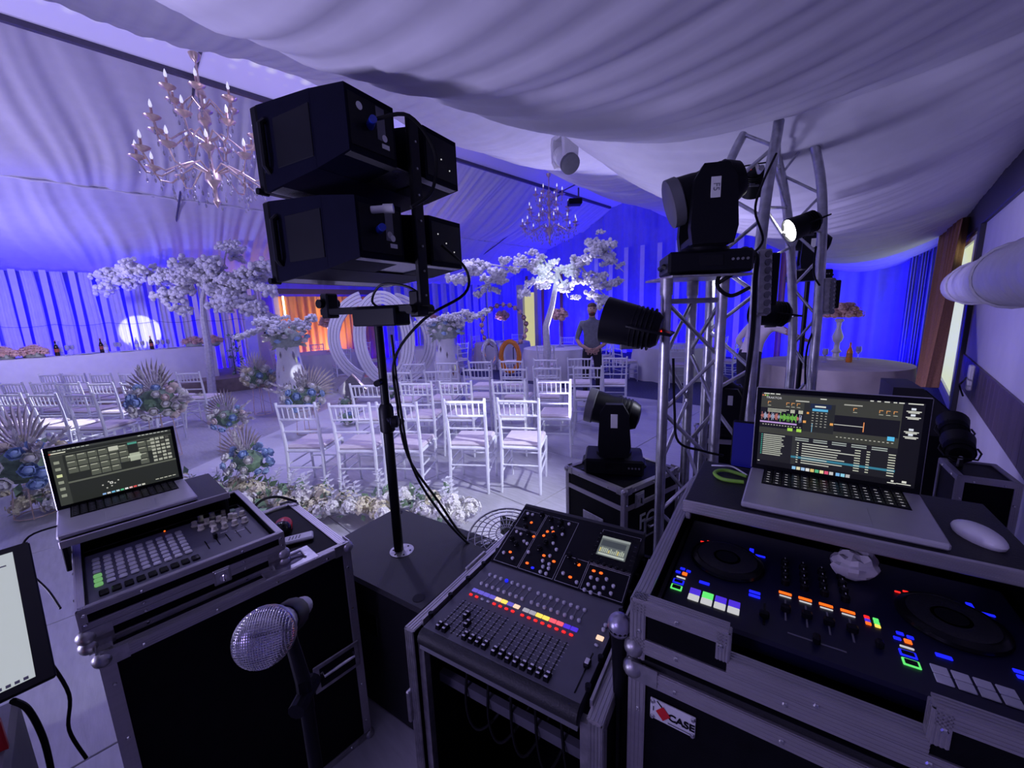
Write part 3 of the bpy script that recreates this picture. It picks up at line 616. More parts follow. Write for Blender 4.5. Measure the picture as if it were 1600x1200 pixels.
for k,(p,lab) in enumerate(FT):
    round_table(p,.85,lab)
    if CN[k]:
        t=thing('centrepiece',CN[k],'flowers',(p.x+.05,p.y,.752)); obj('stem',MB().lathe([(.11,0),(.11,.015),(.02,.04),(.014,.4),(.022,.42),(.012,.7)],10),'crystal',t)
        for i in range(14):
            a=2.4*i; z=-1+2*(i+.5)/14; q=math.sqrt(1-z*z); inst('flower_head',HYDPINK,t,(q*cos(a)*.16,q*sin(a)*.16,.8+z*.11),.10)
    for j in range(6):
        a=j*PI/3+.4+k; cx,cy=p.x+1.2*sin(a),p.y+1.2*cos(a)
        if any((V((cx,cy,0))-V((q_.x,q_.y,0))).length<lim for q_,lim in [(t_[0],1.3) for i_,t_ in enumerate(FT) if i_!=k]+[(c_,.6) for c_ in FC]+[(D(787,505,11.2),.85),(D(925,500,7.3),.8)]): continue
        FC.append(V((cx,cy,0)))
        chair(cx,cy,a+PI,'white slim chair at the '+lab.split(',')[0].replace('round white table','white table'),'chairs at far round tables')
t=thing('flower_hoop','metal hoop trimmed with dusky roses behind the orange ring','arch',(D(787,505,11.2).x,D(787,505,11.2).y,0)); mb=MB().tube([(.62*sin(q*PI/16),0,1.25+.62*cos(q*PI/16)) for q in range(-14,15)],.015,6)
for s in(-1,1): mb.tube([(s*.24,0,0),(s*.24,0,.68)],.015,6)
obj('hoop',mb,'steel_dark',t)
for i in range(17):
    a=-2.3+4.6*i/16; inst('rose',ROSE['rose_gold'],t,(.62*sin(a),-.03,1.25+.62*cos(a)),.085,(PI/2,0,i))
def oval(px,py,d,col,label,a=.20,b=.33):
    p=D(px,py,d); t=thing('oval_ring',label,'ring',(p.x,p.y,0)); z=p.z
    obj('ring',MB().tube([(a*sin(2*PI*i/28),0,z+b*cos(2*PI*i/28)) for i in range(28)],.055,8,True),col,t); obj('stand',MB().cyl((0,0,0),(0,0,z-b-.02),.03,n=8).cyl((0,0,0),(0,0,.02),.16,n=16),'steel_dark',t)
oval(797,557,8.9,'juice','orange oval ring standing behind the chairs'); oval(766,552,9.4,'chrome','silver oval ring standing beside the orange one',.16,.3)
d2=bpy.data.objects.new('door_2',None); COL.objects.link(d2); d2['kind']='structure'; p=D(826,490,15.2); d2.location=(p.x,p.y,0); d2.rotation_euler=ROT
obj('door_post',MB().box((-.35,0,1.3),(.3,.2,2.7)).box((.45,0,1.3),(.16,.2,2.7)),'wall_paint',d2); obj('door_panel',MB().box((.08,.05,1.2),(.6,.06,2.3)),lit('door_glow',(.75,.72,.35),.5),d2)
# ---------------------------------------------------------------- person
def person(loc,rz,label,joints,bones,top_z,mats,name='person',hair=None,facing=(0,1,0)):
    t=thing(name,label,'person',loc,rz); me=bpy.data.meshes.new('body'); names=list(joints); ix={n:i for i,n in enumerate(names)}
    me.from_pydata([joints[n][:3] for n in names],[(ix[a],ix[b]) for a,b in bones],[])
    o=bpy.data.objects.new('body_rig',me); COL.objects.link(o); o.modifiers.new('s','SKIN'); o.modifiers.new('u','SUBSURF').levels=2
    for n in names:
        sv=me.skin_vertices[0].data[ix[n]]; r=joints[n][3]; sv.radius=r if isinstance(r,tuple) else (r,r)
        sv.use_root=(n=='pelvis')
    dg=bpy.context.evaluated_depsgraph_get(); dg.update(); nm=bpy.data.meshes.new_from_object(o.evaluated_get(dg)); bpy.data.objects.remove(o)
    nm.materials.clear()
    for m_ in mats: nm.materials.append(MT[m_])
    for f in nm.polygons: f.material_index=top_z(f.center); f.use_smooth=True
    nm.name='body'; b=bpy.data.objects.new('body',nm); COL.objects.link(b); b.parent=t; return t
J=dict(pelvis=(0,0,.98,(.155,.115)),waist=(0,.01,1.12,(.145,.105)),chest=(0,.02,1.34,(.17,.12)),neckb=(0,.0,1.47,(.085,.075)),neck=(0,.01,1.535,.055),headl=(0,.025,1.60,(.07,.08)),headm=(0,.03,1.68,(.076,.092)),headt=(0,.01,1.755,(.055,.065)),nose=(0,.115,1.655,.016),earl=(-.082,.01,1.665,.016),earr=(.082,.01,1.665,.016))
B=[('pelvis','waist'),('waist','chest'),('chest','neckb'),('neckb','neck'),('neck','headl'),('headl','headm'),('headm','headt'),('headm','nose'),('headm','earl'),('headm','earr')]
for s,n in((-1,'l'),(1,'r')):
    J.update({'sh'+n:(s*.185,0,1.42,.068),'el'+n:(s*.275,-.01,1.14,.048),'fa'+n:(s*.21,.10,1.04,.04),'wr'+n:(s*.10,.18,.985,.028),'pm'+n:(s*.045,.20,.955,(.034,.02)),
      'hp'+n:(s*.095,0,.90,.098),'kn'+n:(s*.115,.02,.50,.062),'sn'+n:(s*.12,-.01,.30,.055),'an'+n:(s*.125,-.02,.09,.042),'ft'+n:(s*.14,.10,.04,(.042,.03)),'to'+n:(s*.15,.19,.03,(.036,.022))})
    B+=[('chest','sh'+n),('sh'+n,'el'+n),('el'+n,'fa'+n),('fa'+n,'wr'+n),('wr'+n,'pm'+n),('pelvis','hp'+n),('hp'+n,'kn'+n),('kn'+n,'sn'+n),('sn'+n,'an'+n),('an'+n,'ft'+n),('ft'+n,'to'+n)]
    for f in range(4):
        J['f%s%d'%(n,f)]=(s*(.02-.012*f),.215+.004*f,.945-.014*f,.0095); J['g%s%d'%(n,f)]=(-s*(.012+.008*f),.222,.915-.016*f,.0085); B+=[('pm'+n,'f%s%d'%(n,f)),('f%s%d'%(n,f),'g%s%d'%(n,f))]
    J['th'+n]=(s*.03,.225,.985,.010); J['ti'+n]=(s*.0,.24,.975,.009); B+=[('pm'+n,'th'+n),('th'+n,'ti'+n)]
def mz(c):
    if c.z>1.53 and not (c.z<1.50): return 0
    if c.z<.10: return 2
    if abs(c.x)<.30 and c.z>.95 and c.y<.13 and not(abs(c.x)>.19 and c.z<1.2): return 1
    if c.z>1.14: return 1
    if c.y>.09 or abs(c.x)>.2: return 0
    return 2
p=D(925,500,7.3); mt_=person((p.x,p.y,0),-.15+PI,'man in a grey sweater and black trousers standing with hands clasped',J,B,mz,('skin','shirt','trousers'))
obj('beard',MB().ball((0,.055,1.595),(.064,.066,.05),10,6),'hair',mt_); obj('hair',MB().ball((0,.0,1.725),(.082,.10,.062),10,6),'hair',mt_)
mb=MB().ball((-.03,.115,1.685),(.013,.008,.008),6,4).ball((.03,.115,1.685),(.013,.008,.008),6,4); obj('eyes',mb,'black',mt_); obj('mouth',MB().ball((0,.115,1.61),(.024,.008,.006),6,4),'red_plastic',mt_)
# second person bending over the table behind the trusses
J2=dict(J); sh=lambda j,f:(j[0],j[1]+f*(j[2]-.98)*.55 if j[2]>.98 else j[1],j[2]-(.18*f*max(0,j[2]-.98)),j[3])
J2={k:sh(v,1) for k,v in J.items()}; J2['elr']=(.36,.38,1.22,.045); J2['far']=(.40,.5,1.16,.038); J2['wrr']=(.42,.62,1.12,.028); J2['pmr']=(.43,.69,1.10,(.034,.02))
for f in range(4): J2['fr%d'%f]=(.40+.02*f,.75,1.09,.0095); J2['gr%d'%f]=(.40+.022*f,.80,1.08,.0085)
J2['thr']=(.385,.70,1.115,.010); J2['tir']=(.375,.73,1.11,.009)
p=D(1172,520,6.0); p2=person((p.x,p.y,0),-1.2,'person in a pink top leaning forward behind the trusses with one arm out',J2,B,lambda c:0 if c.z>1.43 or (abs(c.x)>.22 and c.y>.3) else (1 if c.z>.97 else 2),('skin','cushion','trousers'))
obj('hair',MB().ball((0,.40,1.60),(.10,.11,.10),10,6),'hair',p2)
# ---------------------------------------------------------------- chandeliers
def chandelier(loc,s,label):
    t=thing('chandelier',label,'chandelier',loc); t.scale=(s,s,s)
    obj('stem',MB().lathe([(.012,1.75),(.012,1.45),(.05,1.42),(.06,1.36),(.02,1.33),(.02,1.2),(.07,1.12),(.075,1.05),(.025,1.0),(.02,.85),(.05,.8),(.055,.72),(.02,.66),(.025,.5),(.09,.42),(.10,.34),(.03,.25),(.02,.14),(.05,.08),(.0,.0)],14),'gold',t)
    obj('canopy',MB().lathe([(.0,1.86),(.07,1.84),(.05,1.78),(.012,1.74)],12),'gold',t); obj('chain',MB().cyl((0,0,1.7),(0,0,1.8),.012,n=6),'gold',t)
    def arm(n,R,z,off):
        am=MB().tube([(.02,0,z),(R*.3,0,z+.10),(R*.5,0,z+.02),(R*.72,0,z-.09),(R*.92,0,z-.06),(R,0,z+.06)],.011,6).mesh('arm'); am.materials.append(MT['gold'])
        cm=MB().lathe([(.01,z+.05),(.085,z+.10),(.09,z+.108),(.02,z+.075)],12,(R,0,0)).mesh('drip_cup'); cm.materials.append(MT['gold'])
        cn=MB().cyl((R,0,z+.07),(R,0,z+.20),.014,n=8).mesh('candle'); cn.materials.append(MT['rose_gold'])
        bm_=MB().lathe([(.008,z+.20),(.019,z+.225),(.014,z+.26),(.002,z+.295)],8,(R,0,0)).mesh('bulb'); bm_.materials.append(MT['bulb'])
        mb=MB()
        for q,(x,dz_) in enumerate(((R*.5,-.05),(R*.72,-.14),(R*.92,-.12),(R,-.02))):
            mb.cyl((x,0,z+dz_+.06),(x,0,z+dz_-.01),.002,n=4); mb.ball((x,0,z+dz_-.04),(.014,.014,.03),6,4)
        dm=mb.mesh('crystal_drops'); dm.materials.append(MT['crystal'])
        for i in range(n):
            o=obj('arm',am,None,t,rot=(0,0,2*PI*(i+off)/n))
            for nm,me in(('drip_cup',cm),('candle',cn),('bulb',bm_),('crystal_drops',dm)): obj(nm,me,None,o)
    arm(6,.36,1.22,.0); arm(8,.56,.82,.3); arm(12,.74,.42,.1)
    mb=MB(); r=random.Random(2)
    for i in range(46):
        a=r.uniform(0,2*PI); q=r.uniform(.1,.55); z=r.uniform(.05,.30); mb.ball((q*cos(a),q*sin(a),z),(.014,.014,.03),6,4); mb.cyl((q*cos(a),q*sin(a),z+.02),(q*cos(a),q*sin(a),z+.09),.002,n=4)
    tag(obj('pendants',mb,'crystal',t),kind='stuff')
chandelier(HP(1.62,7.25,3.28),1.07,'large gilt chandelier with candle bulbs and crystal drops beside the speakers'); chandelier(HP(9.27,7.2,3.45),1.0,'gilt chandelier hanging far off above the white blossom tree with bent trunk')
# ---------------------------------------------------------------- right side: round table, drapes, duct
T=round_table((4.84,6.05),.92,'round table with a pleated beige cloth by the brown curtain',.75,'floor_cloth')
p=G(1305,562,.75); t=thing('candlestick_centrepiece','tall white turned candlestick topped by a flat wreath of rust flowers','flowers',(p.x,p.y,.752))
obj('candlestick',MB().lathe([(.11,0),(.11,.02),(.05,.04),(.04,.10),(.07,.13),(.04,.17),(.035,.26),(.06,.30),(.075,.36),(.055,.42),(.03,.5),(.035,.58),(.06,.61),(.05,.64)],16),'white_paint',t)
for i in range(22):
    a=2.4*i; q=math.sqrt((i+.5)/22)*.24; inst('flower_head',HYDPINK,t,(q*cos(a),q*sin(a),.70+.06*(i%3)),.09,(0,0,a))
p=G(1326,566,.75); bottle((p.x,p.y,.752),'orange juice bottle beside the turned candlestick',None,.28,'juice','orange_cloth')
for k,(x,y) in enumerate(((1275,562),(1288,566),(1340,562))):
    p=G(x,y,.75); glass((p.x,p.y,.752),'clear stemmed glass by the turned candlestick','glasses on the beige table')
t=thing('brown_curtain','brown curtain pulled aside at the window of the right wall','curtain')
c=[AL(1478,340,-.50),AL(1512,340,-.60),AL(1456,605,-.33),AL(1440,605,-.28)]
def bc(u,v):
    p=c[3].lerp(c[2],u)*(1-v)+c[0].lerp(c[1],u)*v; return p+HN*(.05*sin(u*34)+.02*sin(u*71))
obj('cloth',MB().grid(bc,80,8),'brown_drape',t,smooth=80,fix=False)
for k,(L0,L1,lab) in enumerate(((-.10,-.24,'narrow blue-lit drape on the end wall beside the plain blue-lit wall'),(-.27,-.40,'middle blue-lit drape in the hall corner'),(-.43,-.60,'blue-lit drape in the hall corner nearest the window'))):
    t=thing('side_drape',lab,'curtain',(0,0,0),-AZ); obj('cloth',MB().grid(lambda u,v:V((-(L0+(L1-L0)*u),13.75+.05*sin(u*17+k),.02+3.0*v)),30,2),'blue_lit_drape',t,smooth=80,fix=False)
t=thing('air_duct','ribbed white flexible air duct running along the right wall','duct'); p0=AL(1505,446,-.43); dirv=-HA; pts=[];rr=[]
for i in range(150):
    s=i*.035; pts.append(p0+dirv*s); rr.append((.03 if i==0 else .10 if i==1 else .13 if i==2 else .146+.012*abs(sin(i*.55))))
obj('hose',MB().tube(pts,rr,28),'duct',t,smooth=70)
for i in range(3): obj('strap',MB().tube([p0+dirv*(.9+1.6*i)+HN*(.165*cos(q*PI/10))+V((0,0,.165*sin(q*PI/10))) for q in range(20)],.008,5,True).cyl(p0+dirv*(.9+1.6*i)-HN*.16,p0+dirv*(.9+1.6*i)-HN*.26,.01,n=6),'duct',t)
# ================================================================ foreground equipment
def text(s,size,matname,parent,loc,rot,name='lettering',bold=0.0,ext=.0006):
    cu=bpy.data.curves.new('t','FONT'); cu.body=s; cu.size=size; cu.extrude=ext; cu.offset=bold; cu.align_x='CENTER'; cu.align_y='CENTER'
    o=bpy.data.objects.new('t',cu); COL.objects.link(o); dg=bpy.context.evaluated_depsgraph_get(); dg.update(); me=bpy.data.meshes.new_from_object(o.evaluated_get(dg)); bpy.data.objects.remove(o)
    me.materials.clear(); me.materials.append(MT[matname]); me.name=name; o=bpy.data.objects.new(name,me); COL.objects.link(o); o.parent=parent; o.location=loc; o.rotation_euler=rot; return o
def cable(name,label,pts,r=.006,mat_='cable',sm=6):
    pts=[V(p) for p in pts]; out=[]
    for i in range(len(pts)-1):
        a,b,c,d=pts[max(i-1,0)],pts[i],pts[i+1],pts[min(i+2,len(pts)-1)]
        for k in range(sm):
            t=k/sm; out.append(.5*((2*b)+(c-a)*t+(2*a-5*b+4*c-d)*t*t+(3*b-a-3*c+d)*t**3))
    out.append(pts[-1]); o=obj(name,MB().tube(out,r,7),mat_); return tag(o,label,'cable')
RIV=MB().ball((0,0,0),(.005,.005,.0035),6,4).mesh('rivet'); RIV.materials.append(MT['chrome'])
CB=MB().ball((0,0,0),(.021,.021,.021),12,8).mesh('corner_ball'); CB.materials.append(MT['alu_dull'])
def bar(p,q,n1,n2,wd=.03,groove=True):       # angle profile along an edge; n1,n2 outward normals of its two faces
    p,q,n1,n2=V(p),V(q),V(n1),V(n2); d=q-p; L=d.length; d=d.normalized(); mb=MB(); M1=Matrix((d,n2,n1)).transposed(); M2=Matrix((d,n1,n2)).transposed(); c=(p+q)/2
    mb.box(c+n1*.0015-n2*(wd/2-.003),(L,wd,.004),M1); mb.box(c+n2*.0015-n1*(wd/2-.003),(L,wd,.004),M2)
    if groove:
        for k in range(4):
            f=-wd*(.14+.24*k)+.003; mb.box(c+n1*.0038+n2*f,(L,wd*.12,.0018),M1); mb.box(c+n2*.0038+n1*f,(L,wd*.12,.0018),M2)
    return mb
def fcase(parent,W,Dp,H,z0=0,sides='FBLRT',panel='laminate',wd=.03,top=True,balls=True,edges=None,bottom=True,inset=.0):
    X0,Y0,Z0,Z1=0,0,z0,z0+H
    th=.009
    if 'F' in sides: obj('panel',MB().box((W/2,th/2+.001,(Z0+Z1)/2),(W,th,H)),panel,parent)
    if 'B' in sides: obj('panel',MB().box((W/2,Dp-th/2-.001,(Z0+Z1)/2),(W,th,H)),panel,parent)
    if 'L' in sides: obj('panel',MB().box((th/2+.001,Dp/2,(Z0+Z1)/2),(th,Dp,H)),panel,parent)
    if 'R' in sides: obj('panel',MB().box((W-th/2-.001,Dp/2,(Z0+Z1)/2),(th,Dp,H)),panel,parent)
    if 'T' in sides: obj('panel',MB().box((W/2,Dp/2,Z1-th/2-.001),(W,Dp,th)),panel,parent)
    if bottom: obj('panel',MB().box((W/2,Dp/2,Z0+th/2+.001),(W,Dp,th)),panel,parent)
    F_,B_,L_,R_,T_,D_=(0,-1,0),(0,1,0),(-1,0,0),(1,0,0),(0,0,1),(0,0,-1)
    E=[((0,0,Z1),(W,0,Z1),F_,T_),((0,Dp,Z1),(W,Dp,Z1),B_,T_),((0,0,Z1),(0,Dp,Z1),L_,T_),((W,0,Z1),(W,Dp,Z1),R_,T_),
       ((0,0,Z0),(W,0,Z0),F_,D_),((0,Dp,Z0),(W,Dp,Z0),B_,D_),((0,0,Z0),(0,Dp,Z0),L_,D_),((W,0,Z0),(W,Dp,Z0),R_,D_),
       ((0,0,Z0),(0,0,Z1),F_,L_),((W,0,Z0),(W,0,Z1),F_,R_),((0,Dp,Z0),(0,Dp,Z1),B_,L_),((W,Dp,Z0),(W,Dp,Z1),B_,R_)]
    for k,e in enumerate(E):
        if edges and k not in edges: continue
        tr=obj('edge_trim',bar(*e,wd=wd),'alu',parent)
        p,q,n1,n2=map(V,e); L=(q-p).length; n=max(2,int(L/.16))
        if k in(0,4,8,9,3,2):
            for i in range(n): obj('rivet',RIV,None,tr,loc=p.lerp(q,(i+.5)/n)+n1*.005-n2*wd*.5,rot=n1.to_track_quat('Z','Y').to_euler())
    if balls:
        for x in(0,W):
            for y in(0,Dp):
                for z in(Z0+.012,Z1-.012):
                    c=obj('corner_ball',CB,None,parent,loc=(x-(.004 if x else -.004),y-(.004 if y else -.004),z+(.004 if z>Z0+.1 else -.004)))
                    sx=1 if x else -1; sy=1 if y else -1
                    obj('corner_plate',MB().box((-sx*.024,sy*.0085,0),(.052,.003,.042)).box((sx*.0085,-sy*.024,0),(.003,.052,.042)),'alu_dull',c)
def latch(parent,loc,rz=0,s=1,name='latch'):
    o=obj(name,MB().cbox((0,.002,0),(.10*s,.006,.11*s),.002),'alu_dull',parent,loc=loc,rot=(0,0,rz)); obj('dish',MB().cbox((0,-.002,0),(.08*s,.004,.09*s),.002),'steel',o)
    obj('wing',MB().cyl((0,-.003,0),(0,-.012,0),.022*s,n=14).cbox((0,-.013,0),(.012*s,.012,.05*s),.003),'chrome',o); return o
def case_handle(parent,loc,rz=0,lay=False):
    o=obj('handle',MB().cbox((0,.0,0),(.17,.006,.11),.003),'alu_dull',parent,loc=loc,rot=(PI/2 if lay else 0,0,rz)) if not lay else obj('handle',MB().cbox((0,.0,0),(.17,.11,.006),.003),'alu_dull',parent,loc=loc,rot=(0,0,rz))
    if lay:
        obj('dish',MB().ball((0,0,.001),(.065,.036,.005),14,6),'steel_dark',o); obj('grip',MB().tube([(-.05,-.02,.004),(-.045,.01,.016),(.045,.01,.016),(.05,-.02,.004)],.005,6),'chrome',o)
    else:
        obj('dish',MB().box((0,-.003,0),(.13,.004,.075)),'black',o); obj('grip',MB().tube([(-.058,-.003,.02),(-.056,-.02,.015),(.056,-.02,.015),(.058,-.003,.02)],.006,6),'chrome',o)
    return o
def quads(rects,W,Hh,eps=.0004):            # flat picture on a lit screen: rects (u0,v0,u1,v1,colour), v down
    mb=MB()
    for k,(u0,v0,u1,v1,c) in enumerate(rects):
        z=eps*(k+1)/len(rects); x0,x1,y0,y1=(u0-.5)*W,(u1-.5)*W,(1-v1)*Hh,(1-v0)*Hh
        mb.add([(x0,-z,y0),(x1,-z,y0),(x1,-z,y1),(x0,-z,y1)],[(0,1,2,3)],tuple(c)+(1,))
    return mb
def laptop(loc,rz,W,Dp,Hs,tilt,label,rects,body='mac_alu',keyglow=False):
    t=thing('laptop',label,'laptop',loc,rz); obj('base',MB().cbox((0,0,.008),(W,Dp,.016),.004),body,t)
    kx,ky=W*.80,Dp*.40; y0=Dp*.06
    obj('key_well',MB().box((0,y0+ky/2,.0162),(kx+.006,ky+.006,.001)),'black',t)
    km=MB().cbox((0,0,0),(kx/14*.86,ky/5.6*.84,.003),.001).mesh('key'); km.materials.append(MT['key'])
    for r_ in range(6):
        for c_ in range(14):
            if r_==0 and 3<c_<9: continue
            hh=.55 if r_==5 else 1
            obj('key',km,None,t,loc=(-kx/2+kx/14*(c_+.5),y0+ky/5.6*(r_+.5)*(1 if r_<5 else .985),.0178))
    sp=MB().cbox((0,0,0),(kx/14*4.86,ky/5.6*.84,.003),.001); obj('space_bar',sp,'key',t,loc=(-kx/2+kx/14*6.5,y0+ky/5.6*.5,.0178))
    gl=MB()                                     # key legends
    for r_ in range(5):
        for c_ in range(14): gl.add([(-kx/2+kx/14*(c_+.35),y0+ky/5.6*(r_+.42),.0196),(-kx/2+kx/14*(c_+.65),y0+ky/5.6*(r_+.42),.0196),(-kx/2+kx/14*(c_+.65),y0+ky/5.6*(r_+.58),.0196),(-kx/2+kx/14*(c_+.35),y0+ky/5.6*(r_+.58),.0196)],[(0,1,2,3)])
    tag(obj('key_legends',gl,'led_grey' if keyglow else 'grey_plastic',t,smooth=0),kind='stuff')
    obj('trackpad',MB().cbox((0,-Dp*.26,.0163),(W*.36,Dp*.36,.001),.0004),'grey_plastic' if body!='mac_alu' else 'mac_alu',t)
    lid=obj('lid',MB().cbox((0,.003,Hs/2),(W,.007,Hs),.003),body,t,loc=(0,Dp/2-.004,.014),rot=(-tilt,0,0))
    obj('bezel',MB().box((0,-.0012,Hs/2),(W-.004,.002,Hs-.004)),'black_gloss',lid)
    obj('screen',quads(rects,W*.925,Hs*.875),'screen',lid,loc=(0,-.0026,Hs*.065),smooth=0,fix=False); return t
# ---------------------------------------------------------------- stack at the left: case, lighting desk, laptop
RZL=math.atan2(.737,.676); OL=V((-1.07,.89,0)); uL=V((.676,.737,0)); wL=V((-.737,.676,0))
def LP(x,y,z=0): return OL+uL*x+wL*y+V((0,0,z))
t=thing('flight_case','tall black flight case with metal edges behind the microphone','flight case',LP(0,0),RZL); fcase(t,.655,.545,.85)
case_handle(t,(.56,-.006,.40)); case_handle(t,(.465,.055,.853),0,True)
def leg_cast(parent,W,Dp): pass
t=thing('lighting_desk_case','shallow black case tray holding a lighting desk, under the left laptop','flight case',LP(-.02,.055,.853),RZL)
fcase(t,.48,.53,.052,0,'FBLR',wd=.017); fcase(t,.48,.53,.052,.060,'FBLR',wd=.017,bottom=False,balls=False); latch(t,(.30,-.006,.052),0,.45)
obj('desk_frame',MB().box((.24,.26,.05),(.46,.50,.02)),'black',t)
ds=thing('lighting_desk','black lighting desk with rows of pale scene buttons and cream knobs','lighting desk',LP(-.02,.055,.853),RZL)
obj('panel',MB().cbox((.24,.21,.075),(.45,.40,.024),.004),'grey_case',ds)
for c_ in range(9):
    for r_ in range(7):
        x=.042+.026*c_; y=.165+.0305*r_
        mt='led_dimgreen' if (c_==0 and r_<3) or (c_==1 and r_==0 and False) else 'sticker'
        obj('scene_button',MB().cbox((x,y,.090),(.019,.0215,.006),.003) ,mt,ds)
for c_ in range(9): obj('flash_button',MB().cbox((.05+.026*c_,.105,.089),(.02,.03,.008),.002),'black_gloss',ds)
for k,(x,y) in enumerate([(.30+.035*i,.36-.012*i) for i in range(5)]+[(.31+.035*i,.31) for i in range(4)]+[(.34+.03*i,.26-.005*i) for i in range(4)]+[(.325,.395),(.36,.39),(.395,.38)]):
    obj('knob',MB().lathe([(.011,0),(.012,.004),(.0085,.008),(.0085,.02),(.003,.022)],10,(x,y,.087)),'cream_plastic',ds)
for k in range(5): obj('slider_slot',MB().box((.30+.03*k,.17,.0878),(.003,.07,.001)),'black_gloss',ds); 
obj('crossfader',MB().cbox((.33,.20,.097),(.012,.02,.02),.003),'black',ds); obj('print',MB().box((.40,.19,.0877),(.03,.004,.001)),'white_plastic',ds)
obj('print',MB().box((.36,.225,.0877),(.02,.003,.001)),'white_plastic',ds); obj('display',MB().cbox((.40,.395,.088),(.07,.03,.004),.002),'leaf',ds); obj('indicator',MB().ball((.22,.405,.089),.003,6,4),'led_orange',ds)
sh=thing('laptop_shelf','narrow black laptop shelf with an aluminium lip over the lighting desk','shelf',LP(-.04,.375,.853),RZL)
obj('board',MB().cbox((.215,.155,.184),(.43,.31,.014),.003),'black_rough',sh); obj('front_lip',MB().cbox((.215,-.002,.183),(.434,.006,.024),.002),'alu',sh)
for x in(.004,.426): obj('side_support',MB().cbox((x,.17,.128),(.012,.26,.104),.002),'black',sh)
R_=random.Random(9); DG=(.035,.04,.035); rects=[(0,0,1,1,(.022,.025,.021)),(0,0,1,.035,(.05,.055,.05))]
for i in range(8): rects.append((.03+.035*i,.008,.055+.035*i,.024,(.4,.42,.38)))
for i in range(8): rects.append((.70+.035*i,.008,.725+.035*i,.024,(.5,.52,.48)))
rects+=[(.0,.05,.12,.068,(.75,.75,.6)),(0,.05,.012,.068,(.8,.1,.05)),(0,.09,1,.10,(.10,.11,.09)),(0,.60,1,.63,(.13,.14,.11)),(0,.1,.09,1,(.045,.05,.042))]
for r_ in range(4):
    for c_ in range(9):
        if (r_==3 and c_ in(0,1,5)) or (r_>1 and c_ in(6,8)) or c_==6: continue
        x,y=.11+.082*c_,.13+.115*r_; rects.append((x,y,x+.075,y+.10,(.10,.11,.085))); rects.append((x+.006,y+.008,x+.06,y+.024,(.42,.43,.34)))
rects+=[(.44,.12,.52,.20,(.55,.56,.46)),(.60,.11,.68,.15,(.08,.32,.25)),(.60,.32,.69,.47,(.42,.46,.36)),(.585,.36,.70,.40,(.5,.55,.43))]
for r_ in range(7):
    for c_ in range(4): rects.append((.80+.045*c_,.11+.07*r_,.835+.045*c_,.155+.07*r_,(.42,.43,.36) if R_.random()<.75 else (.08,.08,.07)))
for i in range(6): rects.append((.02,.2+.12*i,.06,.25+.12*i,(.3,.32,.25) if i!=2 else (.7,.75,.4)))
for x,y in((.33,.79),(.38,.75),(.43,.80),(.40,.84),(.46,.76),(.36,.86)): rects.append((x,y,x+.013,y+.022,(.5,.5,.45)))
rects+=[(.395,.77,.42,.81,(.9,.9,.85)),(.40,.78,.415,.80,(.03,.03,.03))]
for i,c in enumerate(((.3,.5,.9),(.7,.7,.7),(.2,.6,.9),(.6,.8,.9),(.1,.6,.3),(.9,.9,.9),(.9,.5,.5),(.8,.1,.1),(.5,.5,.5),(.7,.7,.6))): rects.append((.32+.037*i,.955,.348+.037*i,.985,c))
for i in range(5): rects.append((.78+.04*i,.93-.0*i,.81+.04*i,.945,(.6,.6,.5)))
laptop(LP(.128,.516,1.046),RZL,.345,.258,.225,math.radians(0),'silver laptop showing a dark grid of scene tiles, on the narrow shelf',rects)
# red mouse, wireless remote
t=thing('computer_mouse','small red and black computer mouse on the tall flight case','mouse',LP(.535,.31,.853),RZL-.5); obj('shell',MB().ball((0,0,.010),(.034,.058,.032),14,8),'red_plastic',t); obj('button_pad',MB().ball((0,-.022,.012),(.0345,.040,.030),14,8),'black_gloss',t); obj('wheel',MB().cyl((-.004,-.03,.034),(.004,-.03,.034),.007,n=10),'led_grey',t)
t=thing('dmx_dongle','flat white wireless dongle with slots lying by the red mouse','dongle',LP(.545,.175,.853),RZL-.35); obj('shell',MB().cbox((0,0,.007),(.10,.052,.014),.005),'white_plastic',t)
for k in range(4): obj('slot',MB().box((-.03+.011*k,.0,.0143),(.005,.024,.001),rotM('Z',-.2)),'grey_plastic',t)
# ---------------------------------------------------------------- microphone on its stand
mc=D(413,995,.385); tail=D(470,950,.52); ax=(tail-mc).normalized(); q=ax.to_track_quat('Z','Y').to_matrix()
st=V((D(462,985,.44).x,D(462,985,.44).y,0)); zc=D(458,985,.44).z
t=thing('microphone','silver ball-headed vocal microphone pointing at the viewer','microphone',mc); 
obj('grille_ball',MB().lathe([(.003,-.0262),(.012,-.0235),(.019,-.018),(.024,-.010),(.0255,0),(.0255,.005),(.0225,.014),(.018,.026)],24,(0,0,0),q),'mesh_steel',t,smooth=60)
mb=MB()
for fam in(0,1):
    for k in range(-12,13):
        d_=.0021*k; r_=math.sqrt(max(1e-6,.0262**2-d_*d_)); pts=[]
        for i in range(13):
            a=PI*(.0+i/12); e,z=r_*cos(a),-r_*sin(a); pts.append(q@(V((d_,e,z)) if fam else V((e,d_,z))))
        mb.tube(pts,.00055,4)
tag(obj('wire_mesh',mb,'chrome',t),kind='stuff')
obj('collar',MB().lathe([(.0262,.003),(.027,.006),(.0265,.010),(.025,.012)],24,(0,0,0),q),'steel',t)
obj('handle',MB().lathe([(.018,.024),(.0185,.03),(.0165,.05),(.0145,.09),(.0125,.155),(.012,.16)],18,(0,0,0),q),'alu',t,smooth=50)
ms=thing('microphone_stand','black straight microphone stand in front of the tall flight case','microphone stand',st)
cp=mc+ax*.085-V((st.x,st.y,0)); M0=Matrix((V((1,0,0)),V((0,1,0)),V((0,0,1))))
obj('clip',MB().lathe([(.0175,-.025),(.0185,-.022),(.0185,.022),(.0175,.025)],14,cp,q),'black',ms)
